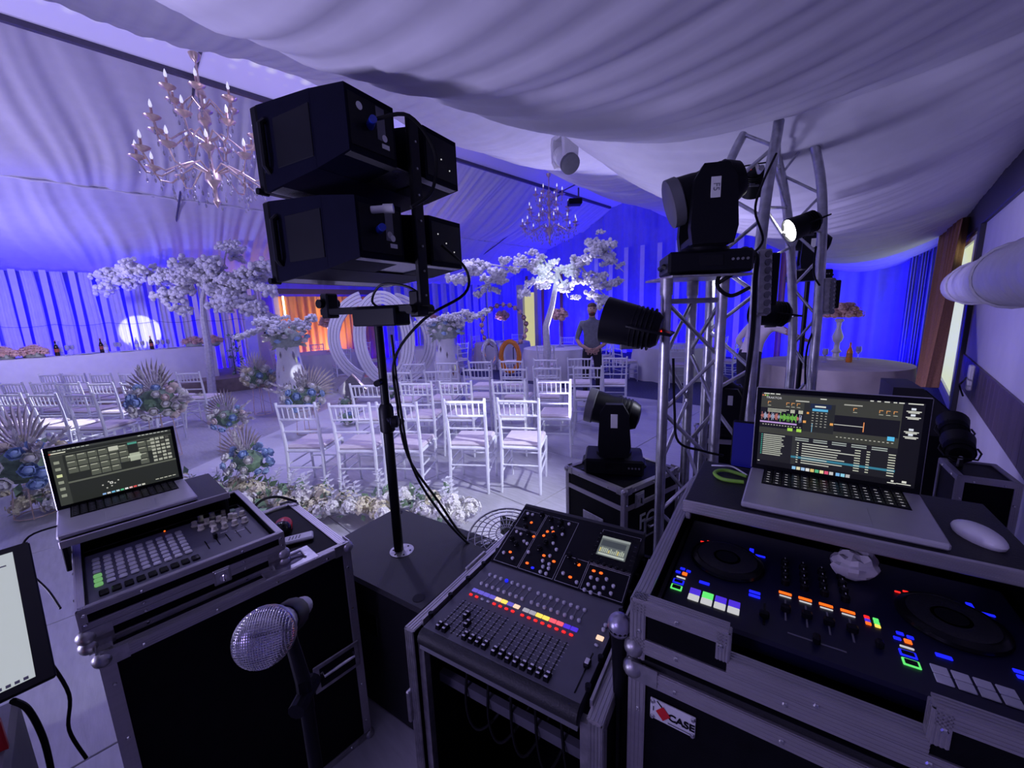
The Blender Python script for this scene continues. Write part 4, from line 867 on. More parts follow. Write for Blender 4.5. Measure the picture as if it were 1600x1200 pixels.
obj('swivel',MB().tube([cp,cp-V((0,0,.03)),V((0,0,cp.z-.06)),V((0,0,cp.z-.10))],[.007,.007,.008,.008],10),'black',ms); obj('knob',MB().cyl((.0,-.02,cp.z-.08),(0,.02,cp.z-.08),.009,n=10),'black',ms)
obj('pole',MB().cyl((0,0,.03),(0,0,cp.z-.09),.0075,n=12),'black',ms); obj('clutch',MB().lathe([(.012,.0),(.016,.01),(.016,.09),(.012,.1)],12,(0,0,.80)),'black',ms); obj('foot',MB().lathe([(.13,0),(.13,.012),(.12,.02),(.02,.03),(.012,.06)],24),'black',ms)
# ---------------------------------------------------------------- screen at the left edge, on a side table
e0,e1=D(45,845,1.0),D(88,1055,.88); ey=(e0-e1).normalized(); hx=V((-.50,-.55,0)); hx=(hx-ey*hx.dot(ey)).normalized(); HM=(e0-e1).length
t=thing('tablet_screen','black-framed screen showing a bright blank page beside the tall flight case','screen'); frame(t,e1,-hx,ey)     # local x towards the frame's right edge
obj('shell',MB().cbox((-.20,HM/2,-.008),(.40,HM,.014),.004),'black',t); obj('bezel',MB().box((-.2,HM/2,.0),(.396,HM-.004,.002)),'black_gloss',t); obj('page',MB().box((-.205,HM/2,.0015),(.355,HM*.90,.001)),'screen_white',t)
mb=MB()
for i in range(16): mb.box((-.04-.012*i,HM*.065,.0025),(.007,.006,.0008))
tag(obj('icon_row',mb,'grey_plastic',t),kind='stuff'); obj('text_line',MB().box((-.09,HM*.86,.0022),(.10,.003,.0006)),'grey_plastic',t)
bt=(e1+hx*.2); tb=thing('side_stand','grey speaker-style stand carrying the bright screen, red panel on one side','stand',(bt.x,bt.y-.02,0),RZL)
obj('body',MB().cbox((-.02,.08,.40),(.30,.30,.80),.01),'grey_plastic',tb); rl=rotM('Z',-RZL)@(D(-34,1210,.84)-tb.location); obj('red_panel',MB().cbox(rl,(.09,.02,.20),.004),'red_plastic',tb); obj('prop',MB().cbox((0,.05,.85),(.05,.04,.16),.006),'black',tb)
# ---------------------------------------------------------------- subwoofer and the speaker array on its pole
RZS=math.radians(57.3); sw=thing('subwoofer','large dark subwoofer cabinet carrying the speaker pole','speaker',(-.54,1.715,0),RZS)     # local y forward
obj('cabinet',MB().cbox((.03,0,.30),(.54,.73,.60),.012),'black_rough',sw); obj('pole_socket',MB().cyl((0,-.0,.600),(0,0,.603),.055,n=28),'alu_dull',sw)
for k in range(6): obj('socket_screw',MB().cyl((.04*cos(k*PI/3),.04*sin(k*PI/3),.603),(.04*cos(k*PI/3),.04*sin(k*PI/3),.605),.004,n=8),'black',sw)
for x,y in((.25,-.30),(-.19,-.30),(.25,.30),(-.19,.30)): obj('foot_cup',MB().cyl((x,y,.5995),(x,y,.6012),.024,n=18),'black_gloss',sw)
obj('grille',MB().cbox((.03,.366,.30),(.50,.012,.56),.004),'black',sw)
for s in(-1,1): obj('side_handle',MB().cbox((.03+s*.271,0,.42),(.006,.20,.10),.003),'black_gloss',sw)
AR=math.radians(60); ar=thing('speaker_pole','black telescopic speaker pole with yoke bar and vertical fly frame','speaker stand',(-.555,1.72,.602),AR)
z0=.602
obj('lower_tube',MB().cyl((0,0,0),(0,0,.62),.0215,n=16),'black',ar); obj('upper_tube',MB().cyl((0,0,.55),(0,0,1.08),.0175,n=16),'black',ar); obj('collar',MB().lathe([(.022,.57),(.032,.58),(.032,.68),(.022,.70)],16),'black',ar)
k1=obj('clamp_knob',MB().cyl((-.02,-.03,.64),(-.05,-.075,.64),.008,n=8).lathe([(.012,0),(.026,.006),(.026,.028),(.018,.034)],12,(-.05,-.075,.64),rotM('Z',.6)@rotM('X',PI/2)),'black',ar)
obj('clamp_knob',MB().cyl((.03,.0,.60),(.07,.0,.60),.010,n=8).cyl((.07,0,.60),(.09,0,.60),.014,n=10),'black',ar); obj('clamp_knob',MB().cyl((-.02,-.0,.80),(-.055,-.02,.80),.014,n=10),'black',ar)
obj('head_block',MB().cbox((0,-.02,1.075),(.09,.25,.075),.006),'black',ar); obj('yoke_bar',MB().cbox((0,.04,1.105),(.05,.60,.03),.004),'black',ar)
obj('front_bracket',MB().cbox((0,.30,1.13),(.06,.05,.11),.006).cyl((-.05,.31,1.14),(.05,.31,1.14),.02,n=10),'black',ar); obj('rear_bracket',MB().cbox((0,-.235,1.12),(.06,.05,.10),.006).cyl((-.06,-.235,1.10),(.07,-.235,1.10),.018,n=10),'black',ar)
obj('fly_frame',MB().cbox((0,-.262,1.44),(.05,.02,.66),.003),'black',ar)
for k in range(7): obj('pin',MB().cyl((0,-.272,1.15+.09*k),(0,-.277,1.15+.09*k),.004,n=8),'steel',ar)
def cabinet(zc,label,plug):
    c=thing('line_array_speaker',label,'speaker',(-.555,1.72,zc),AR); W=.275; f,r_=.145,.094
    obj('front_frame',MB().cbox((0,.225,0),(2*W+.01,.04,2*f),.006),'black',c); obj('grille',MB().cbox((0,.248,0),(2*W-.02,.01,2*f-.03),.004),'black_gloss',c)
    b=obj('body',MB().hexa([(-W,-.09,-f*.82),(W,-.09,-f*.82),(W,.21,-f),(-W,.21,-f)],[(-W,-.09,f*.82),(W,-.09,f*.82),(W,.21,f),(-W,.21,f)]),'cab_paint',c)
    for s in(-1,1):
        x0,x1=sorted((s*W,s*.075)); xi=s*.095
        pod=obj('rear_pod',MB().hexa([(x0,-.25,-r_),(x1,-.25,-r_),(x1,-.085,-f*.82),(x0,-.085,-f*.82)],[(x0,-.25,r_),(x1,-.25,r_),(x1,-.085,f*.82),(x0,-.085,f*.82)]),'cab_paint',c)
        obj('handle',MB().tube([(s*(W+.001),.17,-.085),(s*(W+.02),.165,-.07),(s*(W+.02),.165,.07),(s*(W+.001),.17,.085)],.011,8),'black',c); obj('handle_recess',MB().cbox((s*(W+.0005),.19,0),(.003,.035,.16),.001),'black_gloss',c)
        obj('side_panel',MB().cbox((s*(W+.001),.02,0),(.004,.20,.16),.0015),'black',c)
    obj('bottom_panel',MB().hexa([(-W+.01,-.245,-r_-.002),(W-.01,-.245,-r_-.002),(W-.01,.20,-f-.001),(-W+.01,.20,-f-.001)],[(-W+.01,-.245,-r_+.002),(W-.01,-.245,-r_+.002),(W-.01,.20,-f+.003),(-W+.01,.20,-f+.003)]),'cab_sheen',c); obj('amp_plate',MB().cbox((-.175,-.2505,0),(.18,.004,.15),.001),'black',c); obj('amp_plate',MB().cbox((.175,-.2505,0),(.18,.004,.15),.001),'black',c); obj('info_panel',MB().box((-.14,-.2535,.02),(.035,.002,.10)),'grey_case',c)
    obj('seal_sticker',MB().cyl((-.225 if plug else -.14,-.253,.045 if plug else -.01),(-.225 if plug else -.14,-.2545,.045 if plug else -.01),.012,n=18),'sticker',c); obj('seal_sticker',MB().cyl((-.128,-.254,-.02),(-.128,-.2555,-.02),.011,n=18),'sticker',c); obj('bar_label',MB().box((-.125,-.2535,-.045),(.032,.002,.014)),'sticker',c)
    obj('power_plug',MB().cyl((-.185,-.25,.0),(-.215,-.30,.0),.013,.012,n=12),'blue_plug',c)
    if not plug: obj('signal_plug',MB().cyl((-.21,-.25,.06),(-.185,-.292,.062),.012,n=12).cyl((-.19,-.285,.062),(-.172,-.312,.063),.015,n=12),'sticker',c)
    for i in range(3): obj('indicator',MB().ball((.12+.05*i,-.2535,.03-.03*i),.003,6,4),'led_white',c)
    obj('side_hinge',MB().cyl((-W-.02,.235,-f+.005),(-W+.02,.235,-f+.005),.012,n=10),'black',c)
cabinet(2.285,'upper black line array speaker seen from behind on the pole',True); cabinet(1.965,'lower black line array speaker with a white plug, on the pole',False)
def SP(x,y,z): return V((-.555,1.72,z))+V((cos(AR),sin(AR),0))*x+V((-sin(AR),cos(AR),0))*y
cable('speaker_cable','black cable looping between the two line array speakers',[SP(-.20,-.30,2.29),SP(-.14,-.38,2.30),SP(-.05,-.40,2.22),SP(-.05,-.38,2.10),SP(-.14,-.36,2.03)])
cable('speaker_cable','black cable hanging from the lower speaker down along the pole to the subwoofer',[SP(.12,-.27,1.95),SP(.22,-.31,1.86),SP(.20,-.31,1.76),SP(.06,-.20,1.66),SP(.03,-.05,1.50),SP(.03,-.04,1.30),SP(.05,-.06,1.05),SP(.16,-.12,.80),SP(.22,-.22,.606),SP(.28,-.36,.55),SP(.3,-.40,.3)])
cable('speaker_cable','second black cable running from the pole collar over the subwoofer edge',[SP(.03,-.04,1.60),SP(.035,-.05,1.30),SP(.06,-.07,1.0),SP(.14,-.15,.75),SP(.19,-.25,.607),SP(.22,-.40,.5),SP(.24,-.42,.3)])
cable('speaker_cable','thin black cable in a small loop above the yoke bar',[SP(.0,-.26,1.75),SP(-.03,-.20,1.79),SP(-.04,-.08,1.80),SP(-.02,.0,1.74),SP(.03,-.02,1.70)],.005)
# ---------------------------------------------------------------- floor fan
p=D(792,842,1.95); t=thing('floor_fan','grey wire-caged floor fan tilted up behind the mixing desk','fan',(p.x,p.y,0)); mb=MB(); zf=p.z; R_f=.19
tl=rotM('X',.35); cz=V((0,0,zf))
for k in range(5): mb.tube([cz+tl@V(((R_f-.035*k)*cos(2*PI*i/32),(R_f-.035*k)*sin(2*PI*i/32),.045*(1-((R_f-.035*k)/R_f)**2))) for i in range(32)],.003 if k else .005,5,True)
for k in range(28):
    a=2*PI*k/28; mb.tube([cz+tl@V((q_*R_f*cos(a),q_*R_f*sin(a),.045*(1-q_*q_))) for q_ in(.15,.5,.8,1)],.0018,4)
obj('cage',mb,'steel',t); mb=MB()
for k in range(4):
    a=k*PI/2; mb.add([cz+tl@V((.03*cos(a),.03*sin(a),-.03)),cz+tl@V((.16*cos(a-.3),.16*sin(a-.3),-.045)),cz+tl@V((.17*cos(a+.2),.17*sin(a+.2),-.02)),cz+tl@V((.06*cos(a+.6),.06*sin(a+.6),-.015))],[(0,1,2,3)])
obj('blades',mb,'black',t,smooth=0); obj('motor',MB().lathe([(.05,-.16),(.06,-.14),(.06,-.06),(.03,-.04)],14,cz,tl),'black',t); obj('stand',MB().tube([(-.16,.0,.015),(-.2,0,zf*.6),(-.2,0,zf)],.012,6).tube([(.16,.0,.015),(.2,0,zf*.6),(.2,0,zf)],.012,6).tube([(-.16,-.15,.012),(-.16,.15,.012)],.012,6).tube([(.16,-.15,.012),(.16,.15,.012)],.012,6).tube([(-.2,0,zf-.06),(.2,0,zf-.06)],.008,6),'steel_dark',t)
# ---------------------------------------------------------------- rack case with the digital mixing desk
RZM=math.radians(-31); OM=V((-.26,.949,0)); uM=V((cos(RZM),sin(RZM),0)); wM=V((-sin(RZM),cos(RZM),0))
def MP(x,y,z=0): return OM+uM*x+wM*y+V((0,0,z))
rk=thing('rack_case','open-fronted black rack case with metal rims holding the mixing desk','flight case',MP(-.05,-.015,0),RZM)
W,Dp=.545,.62
for x in(.012,W-.012): obj('side_panel',MB().box((x,Dp/2,.425),(.014,Dp,.83)),'laminate',rk)
obj('back_panel',MB().box((W/2,Dp-.008,.43),(W,.014,.85)),'laminate',rk); obj('floor_panel',MB().box((W/2,Dp/2,.03),(W,Dp,.014)),'laminate',rk)
for x,nx in((0,-1),(W,1)):
    obj('edge_trim',bar((x,0,.845),(x,Dp,.845),(nx,0,0),(0,0,1),.034),'alu',rk); obj('edge_trim',bar((x,0,0.02),(x,0,.845),(0,-1,0),(nx,0,0),.03),'alu_dull',rk); obj('edge_trim',bar((x,0,.03),(x,Dp,.03),(nx,0,0),(0,0,-1),.03),'alu',rk)
    obj('inner_rail',MB().box((x-nx*.032,.31,.852),(.006,.56,.018)),'alu',rk); obj('rack_strip',MB().box((x-nx*.04,.02,.45),(.02,.02,.74)),'alu_dull',rk)
    obj('edge_latch',MB().cbox((x+nx*.004,.33,.83),(.012,.11,.05),.003),'alu_dull',rk); obj('edge_latch',MB().cbox((x+nx*.004,.01,.60),(.012,.05,.10),.003),'alu_dull',rk)
    for k in range(7): obj('rack_screw',MB().cyl((x-nx*.046,.05+.085*k,.862),(x-nx*.046,.05+.085*k,.874),.007,n=8),'black',rk)
obj('edge_trim',bar((0,0,.03),(W,0,.03),(0,-1,0),(0,0,-1),.03),'alu',rk)
obj('cross_bar',MB().box((W/2,.10,.62),(.5,.02,.03)),'grey_case',rk)
mx=thing('mixing_desk','black digital mixing desk with two banks of faders and glowing buttons','mixing desk',MP(0,0,0),RZM)
zf=.858; ang=math.atan2(.085,.25)
obj('fader_panel',MB().hexa([(0,-.02,zf-.05),(.445,-.02,zf-.05),(.445,.325,zf-.05),(0,.325,zf-.05)],[(0,0,zf),(.445,0,zf),(.445,.325,zf),(0,.325,zf)]),'grey_case',mx)
obj('palm_rest',MB().tube([(0,-.004,zf-.022),(.445,-.004,zf-.022)],.022,14),'black_rough',mx)
obj('control_panel',MB().hexa([(0,.325,zf-.05),(.445,.325,zf-.05),(.445,.585,zf-.05),(0,.585,zf-.05)],[(0,.325,zf+.004),(.445,.325,zf+.004),(.445,.575,zf+.09),(0,.575,zf+.09)]),'black',mx)
obj('top_lip',MB().tube([(0,.578,zf+.078),(.445,.578,zf+.078)],.014,10),'black_rough',mx)
def up(x,v,h=.0): return (x,.325+v*cos(ang)-h*sin(ang),zf+.004+v*sin(ang)+h*cos(ang))     # on the sloping upper panel
fx=[.040+.0205*i+(.010 if i>7 else 0) for i in range(16)]
btn=MB().cbox((0,0,0),(.0115,.0085,.006),.003).mesh('button'); rnb=MB().lathe([(.0055,-.002),(.0055,.003),(.0035,.0045)],10).mesh('button')
def B_(me,matname,loc,rot=(0,0,0),name='button'):
    k=(me.name,matname)
    if k not in BM:
        m2=me.copy(); m2.materials.clear(); m2.materials.append(MT[matname]); BM[k]=m2
    return obj(name,BM[k],None,mx,loc=loc,rot=rot)
BM={}
strip_cols=['led_purple']*4+['led_peach','led_yellow','led_purple','led_peach','led_grey','led_grey','led_yellow','led_yellow','led_pink','led_pink','led_deep','led_deep']
FP=[.02,.02,.085,.06,.025,.025,.025,.025,.022,.022,.02,.02,.02,.02,.02,.02]
for i,x in enumerate(fx):
    obj('fader_slot',MB().box((x,.075,zf+.0005),(.003,.118,.001)),'black_gloss',mx)
    tk=MB()
    for j in range(9): tk.box((x,.022+.0133*j,zf+.0006),(.014,.0009,.0008))
    tag(obj('fader_scale',tk,'pad_grey',mx),kind='stuff')
    fk=obj('fader_knob',MB().hexa([(x-.0065,FP[i]-.011,zf),(x+.0065,FP[i]-.011,zf),(x+.0065,FP[i]+.011,zf),(x-.0065,FP[i]+.011,zf)],[(x-.005,FP[i]-.010,zf+.012),(x+.005,FP[i]-.010,zf+.012),(x+.005,FP[i]+.010,zf+.012),(x-.005,FP[i]+.010,zf+.012)]),'black',mx)
    obj('fader_mark',MB().cbox((x,FP[i]+.006,zf+.012),(.009,.005,.003),.001).cbox((x,FP[i]-.007,zf+.012),(.009,.005,.003),.001),'white_plastic',fk)
    B_(btn,'led_red' if i not in(2,3) else 'pad_grey',(x,.160,zf+.002)); obj('scribble_light',MB().cbox((x,.182,zf+.001),(.0185,.013,.004),.001),strip_cols[i],mx)
    B_(rnb,'pad_grey',(x,.215,zf+.002)); B_(rnb,'pad_grey' if i!=3 else 'led_blue',(x,.262 if i<8 else .258,zf+.002)); obj('meter_slot',MB().box((x,.238,zf+.0006),(.004,.026,.0008)),'grey_plastic',mx)
x=.425; obj('fader_slot',MB().box((x,.075,zf+.0005),(.003,.118,.001)),'black_gloss',mx); fk=obj('fader_knob',MB().cbox((x,.095,zf+.006),(.014,.024,.013),.003),'black',mx); obj('fader_mark',MB().cbox((x,.095,zf+.013),(.010,.016,.003),.001),'white_plastic',fk)
B_(btn,'pad_grey',(x,.160,zf+.002)); obj('scribble_light',MB().cbox((x,.186,zf+.001),(.018,.014,.004),.001),'led_peach',mx); B_(rnb,'pad_grey',(x,.215,zf+.002)); B_(rnb,'pad_grey',(x,.232,zf+.002))
rx=(ang,0,0)
scr=obj('display_frame',MB().cbox(up(.375,.165,.001),(.135,.125,.004),.001,rotM('X',ang)),'black_gloss',mx)
rc=[(0,0,1,1,(.12,.14,.14)),(0,0,1,.12,(.3,.33,.32)),(.05,.2,.9,.5,(.05,.06,.07)),(.05,.86,.95,.95,(.5,.55,.5))]
for i in range(14): rc.append((.06+.062*i,.56+.12*R_.random(),.10+.062*i,.82,(.45,.5,.4) if i%5 else (.7,.6,.2)))
so=obj('display',quads(rc,.092,.078),'screen',mx,loc=up(.368,.135,.0035),rot=(ang-PI/2,0,0),smooth=0,fix=False)
for k in range(6): B_(rnb,'black_gloss',up(.318+.02*k,.105,.004),rx,'encoder')
for k in range(6): obj('page_key',MB().cbox(up(.432,.11+.018*k,.002),(.008,.004,.002),.0005,rotM('X',ang)),'pad_grey',mx); obj('page_key',MB().cbox(up(.312,.13+.018*k,.002),(.006,.004,.002),.0005,rotM('X',ang)),'pad_grey',mx)
kn=MB().lathe([(.0085,0),(.009,.003),(.0075,.005),(.0075,.012),(.003,.013)],12).mesh('knob')
for k,(x,v) in enumerate([(.03,.20),(.085,.235),(.125,.225),(.165,.21),(.05,.165),(.075,.14),(.03,.10),(.055,.085),(.165,.16),(.15,.125),(.185,.19),(.14,.095),(.245,.10),(.275,.085),(.165,.225)]): B_(kn,'black_gloss',up(x,v,.001),rx,'knob')
for k,(x,v,c) in enumerate([(.03,.225,'p'),(.05,.225,'p'),(.145,.19,'p'),(.19,.175,'p'),(.195,.225,'p'),(.03,.135,'p'),(.05,.13,'p'),(.075,.105,'p'),(.09,.10,'p'),(.05,.05,'led_orange'),(.03,.04,'p'),(.07,.03,'p'),(.11,.07,'p'),(.175,.13,'p'),(.195,.11,'p'),(.125,.03,'led_orange'),(.165,.075,'led_orange'),(.205,.065,'led_orange'),(.15,.02,'led_blue'),(.17,.055,'p'),(.185,.08,'p'),(.18,.035,'p'),(.20,.035,'p'),(.18,.015,'p'),(.20,.015,'p'),(.195,.05,'p'),(.275,.03,'led_orange'),(.25,.035,'p'),(.30,.02,'p'),(.335,.075,'led_orange'),(.358,.075,'led_orange'),(.335,.05,'p'),(.355,.05,'p'),(.38,.06,'p'),(.335,.025,'p'),(.355,.022,'p'),(.38,.03,'p'),(.405,.045,'p'),(.405,.02,'p'),(.33,.005,'p'),(.35,.003,'p'),(.375,.008,'p')]):
    B_(btn if c!='p' else rnb,'pad_grey' if c=='p' else c,up(x,v,.002),rx)
for k,(x,v) in enumerate([(.062,.19),(.098,.135),(.135,.17),(.155,.175),(.13,.15),(.285,.08)]): obj('glow_ring',MB().lathe([(.0035,0),(.0055,.001),(.0035,.002)],8,up(x,v,.001),rotM('X',ang)),'led_orange',mx)
mb=MB()
for x0,x1,v0,v1 in((.01,.10,.005,.15),(.01,.10,.155,.24),(.105,.225,.005,.24),(.232,.31,.005,.10),(.315,.44,.005,.095),(.315,.44,.10,.24)):
    for a,b in(((x0,v0),(x1,v0)),((x1,v0),(x1,v1)),((x1,v1),(x0,v1)),((x0,v1),(x0,v0))): mb.tube([up(*a,.0005),up(*b,.0005)],.0006,4)
tag(obj('panel_outline',mb,'pad_grey',mx),kind='stuff')
for k in range(5): cable('patch_cable',['black patch cable hanging inside the rack, nearest its left post','black patch cable looped low inside the rack','black patch cable curling at the middle of the rack','black patch cable by the purple plug in the rack','black patch cable at the right post of the rack'][k],[MP(.06+.07*k,.12,.75),MP(.08+.075*k,.06,.60),MP(.13+.07*k,.05,.55),MP(.19+.06*k,.10,.62),MP(.22+.05*k,.2,.7)],.004)
# ---------------------------------------------------------------- DJ case on the right
RZR=math.radians(-33.5); OR=V((.231,.727,0)); uR=V((cos(RZR),sin(RZR),0)); wR=V((-sin(RZR),cos(RZR),0))
def RP(x,y,z=0): return OR+uR*x+wR*y+V((0,0,z))
t=thing('dj_flight_case','wide black flight case with ribbed metal edges and a maker plate, carrying the DJ tray','flight case',RP(0,-.008,0),RZR); W=.70; Dp=.68
fcase(t,W,Dp,.952,0,'FBLRT',wd=.034)
pl=obj('maker_plate',MB().cbox((.085,-.003,.875),(.085,.004,.046),.001),'sticker',t); obj('red_diamond',MB().prism([(0,.016),(.014,0),(0,-.016),(-.014,0)],0,.001,rotM('X',PI/2),(.068,-.0055,.874)),'red_plastic',pl)
text('CASE',.021,'black',pl,(.102,-.0058,.873),(PI/2,0,0),bold=.0006); text('I',.014,'black',pl,(.049,-.0058,.876),(PI/2,0,0)); obj('plate_stroke',MB().box((.062,-.0058,.891),(.018,.001,.002),rotM('Y',.8)),'black',pl); obj('plate_line',MB().box((.10,-.0058,.858),(.045,.001,.002)),'grey_plastic',pl)
for x in(.047,.123):
    for z in(.857,.893): obj('rivet',RIV,None,pl,loc=(x,-.006,z),rot=(PI/2,0,0))
tr=thing('dj_tray','black DJ tray with metal rims, notched front and a controller inside','flight case',RP(0,-.004,.972),RZR); H1=.128
obj('base_foam',MB().box((W/2,Dp/2,-.009),(W-.006,Dp-.006,.02)),'black_rough',tr)
obj('front_wall',MB().prism([(0,0),(W,0),(W,H1),(.435,H1),(.435,.07),(.172,.07),(.172,H1),(0,H1)],0,.009,rotM('X',PI/2),(0,.009,0)),'laminate',tr)
obj('back_wall',MB().box((W/2,Dp-.006,H1/2),(W,.009,H1)),'laminate',tr)
for x in(.0045,W-.0045): obj('side_wall',MB().box((x,Dp/2,H1/2),(.009,Dp,H1)),'laminate',tr)
obj('base',MB().box((W/2,Dp/2,.006),(W,Dp,.009)),'laminate',tr)
F_=(0,-1,0);T_=(0,0,1)
for a,b,n1,n2,w_ in(((0,0,.018),(W,0,.018),F_,(0,0,-1),.034),((0,0,H1),(.172,0,H1),F_,T_,.028),((.172,0,.07),(.435,0,.07),F_,T_,.028),((.435,0,H1),(W,0,H1),F_,T_,.028),((.172,0,.07),(.172,0,H1),F_,(1,0,0),.022),((.435,0,.07),(.435,0,H1),F_,(-1,0,0),.022),
   ((0,0,H1),(0,Dp,H1),(-1,0,0),T_,.03),((W,0,H1),(W,Dp,H1),(1,0,0),T_,.03),((0,0,.018),(0,Dp,.018),(-1,0,0),(0,0,-1),.034),((0,0,0),(0,0,H1),F_,(-1,0,0),.03)):
    e=obj('edge_trim',bar(a,b,n1,n2,w_),'alu',tr); L=(V(b)-V(a)).length
    for i in range(max(1,int(L/.15))): obj('rivet',RIV,None,e,loc=V(a).lerp(V(b),(i+.5)/max(1,int(L/.15)))+V(n1)*.005-V(n2)*w_*.5,rot=V(n1).to_track_quat('Z','Y').to_euler())
for z in(.018,): obj('corner_ball',CB,None,tr,loc=(.004,.004,z))
obj('inner_lip',MB().box((.018,Dp/2,H1-.004),(.004,Dp-.05,.01)),'alu',tr)
# controller
ZK=.068; dj=thing('dj_controller','black DJ controller with two jog wheels and glowing pads','DJ controller',RP(0,-.004,.972),RZR)
obj('body',MB().cbox((.345,.30,.05),(.63,.42,.036),.006),'dj_body',dj)
def jog(cx,cy):
    j=obj('jog_wheel',MB().lathe([(.080,0),(.082,.004),(.080,.010),(.070,.014),(.067,.0145),(.01,.0145)],40,(cx,cy,ZK)),'black_gloss',dj); obj('vinyl_grooves',MB().lathe([(.066,.0146),(.064,.0152),(.060,.0146),(.056,.0152),(.05,.0146),(.045,.0152),(.04,.0146),(.034,.0152),(.03,.0146)],40,(cx,cy,ZK)),'black_rough',j); obj('centre',MB().cyl((cx,cy,ZK+.0145),(cx,cy,ZK+.016),.024,n=24),'black',j)
jog(.140,.325); jog(.535,.325)
def pad(x,y,w_,d_,m_,nm='pad',h=.003): return obj(nm,MB().cbox((x,y,ZK+h/2),(w_,d_,h),.001),m_,dj)
for s,cx in((0,.0),(1,.392)):
    for k in range(4):
        pad(.092+cx+.026*k,.168,.022,.02,('led_deep','led_green','led_deep','led_deep')[k] if s==0 else 'pad_grey'); pad(.092+cx+.026*k,.146,.022,.02,'led_white' if s==0 else 'pad_grey')
    for (x,y,w_,d_,m_) in((.053,.162,.024,.018,'led_green'),(.053,.185,.024,.016,'led_blue'),(.055,.203,.020,.004,'led_white'),(.060,.222,.011,.011,'led_orange'),(.045,.222,.011,.008,'led_blue'),(.052,.24,.011,.008,'led_blue'),(.066,.237,.010,.008,'led_blue'),(.105,.21,.022,.009,'led_blue'),(.205,.232,.022,.008,'led_blue'),(.205,.218,.022,.008,'led_blue'),(.190,.405,.010,.026,'led_blue'),(.21,.392,.022,.006,'led_blue'),(.09,.40,.010,.004,'led_red'),(.075,.39,.010,.004,'led_red')):
        p_=pad(x+cx*1.005,y,w_,d_,m_,'lit_button')
    for (x,y,w_,d_) in((.053,.162,.018,.013),(.053,.185,.018,.011)): pad(x+cx*1.005,y,w_,d_,'black_gloss','button_face',.004)
    obj('pitch_slot',MB().box((.225+cx*1.0,.17,ZK+.0006),(.004,.07,.001)),'black_gloss',dj); obj('pitch_fader',MB().cbox((.225+cx*1.0,.16,ZK+.007),(.018,.012,.014),.003),'black',dj)
for k in range(4):
    x=.262+.036*k
    pad(x,.262,.024,.007,'led_orange','channel_light'); pad(x,.250,.022,.003,'led_white','channel_light'); obj('channel_fader',MB().cbox((x,.20,ZK+.008),(.018,.013,.016),.003),'black',dj); obj('fader_slot',MB().box((x,.205,ZK+.0006),(.003,.07,.001)),'grey_plastic',dj)
    for j in range(4): obj('eq_knob',MB().lathe([(.008,0),(.008,.012),(.005,.015)],12,(x,.30+.028*j,ZK)),'black_gloss',dj); obj('eq_mark',MB().box((x,.30+.028*j+.004,ZK+.0152),(.0015,.006,.001)),'white_plastic',dj)
for k,(x,y,c) in enumerate(((.40,.262,'led_red'),(.414,.262,'led_green'),(.40,.252,'led_deep'),(.414,.252,'led_green'),(.40,.242,'led_orange'),(.414,.242,'led_yellow'))): pad(x,y,.009,.008,c,'lit_button')
obj('crossfader',MB().cbox((.31,.135,ZK+.008),(.012,.018,.016),.003),'black',dj); obj('fader_slot',MB().box((.31,.135,ZK+.0006),(.09,.003,.001)),'grey_plastic',dj); obj('level_fader',MB().cbox((.407,.18,ZK+.008),(.012,.014,.016),.003),'black',dj)
t=thing('tissue_ball','crumpled white tissue lying at the back of the DJ controller','tissue',RP(.395,.405,.972+ZK)); r=random.Random(4)
me=MB().ball((0,0,.03),(.05,.036,.032),16,12); me.v=[tuple(V(v)*(1+.16*sin(v[0]*190+v[2]*150)*cos(v[1]*170))) for v in me.v]; obj('paper',me,'tissue',t,smooth=20)
sh=thing('laptop_shelf','wide black laptop shelf with a ribbed metal lip above the DJ controller','shelf',RP(.03,.36,1.10),RZR)
obj('board',MB().cbox((.32,.17,.054),(.645,.34,.016),.003),'black_rough',sh); obj('front_lip',MB().cbox((.32,-.003,.05),(.65,.008,.034),.003),'alu',sh)
for k in range(3): obj('lip_rib',MB().box((.32,-.008,.042+.008*k),(.65,.002,.003)),'alu',sh)
for x in(.006,.634): obj('side_support',MB().cbox((x,.17,.024),(.012,.30,.046),.002),'alu_dull',sh)
# right laptop
W1=(.75,.76,.68); GR=(.045,.047,.036); rects=[(0,0,1,1,(.004,.004,.005)),(0,.02,.885,.73,GR),(0,.0,.885,.02,(.012,.012,.012))]
for i,(x,w_) in enumerate(((.015,.04),(.06,.03),(.10,.03),(.70,.02),(.74,.02),(.78,.03),(.83,.02),(.86,.03),(.91,.08))): rects.append((x,.006,x+w_,.018,W1))
for i,c in enumerate(((.8,.2,.1),(.8,.6,.1),(.2,.6,.1))): rects.append((.004+.016*i,.030,.014+.016*i,.045,c))
rects+=[(.40,.03,.44,.042,W1),(.24,.075,.33,.09,(.5,.5,.45)),(.55,.075,.66,.09,(.4,.4,.35)),(0,.20,.30,.47,(.006,.006,.008)),(.50,.22,.88,.43,(.006,.006,.008)),(.30,.10,.50,.47,(.02,.022,.02)),(.34,.10,.475,.16,(.01,.02,.06)),(.355,.165,.455,.195,(.10,.45,.75)),(.37,.125,.44,.145,W1)]
for cx in(.06,.19,.225,.262,.62,.77,.81,.85): rects+=[(cx-.010,.115,cx+.010,.122,(.8,.35,.1)),(cx-.012,.115,cx-.008,.15,(.8,.35,.1)),(cx-.012,.165,cx+.012,.172,(.5,.5,.4))]
for i in range(3): rects.append((.05,.21+.018*i,.05+(.15,.13,.10)[i],.218+.018*i,(.6,.62,.5)))
rects+=[(.21,.205,.24,.25,(.5,.5,.4)),(.265,.205,.295,.25,(.5,.5,.4)),(.32,.215,.335,.24,(.9,.35,.05))]
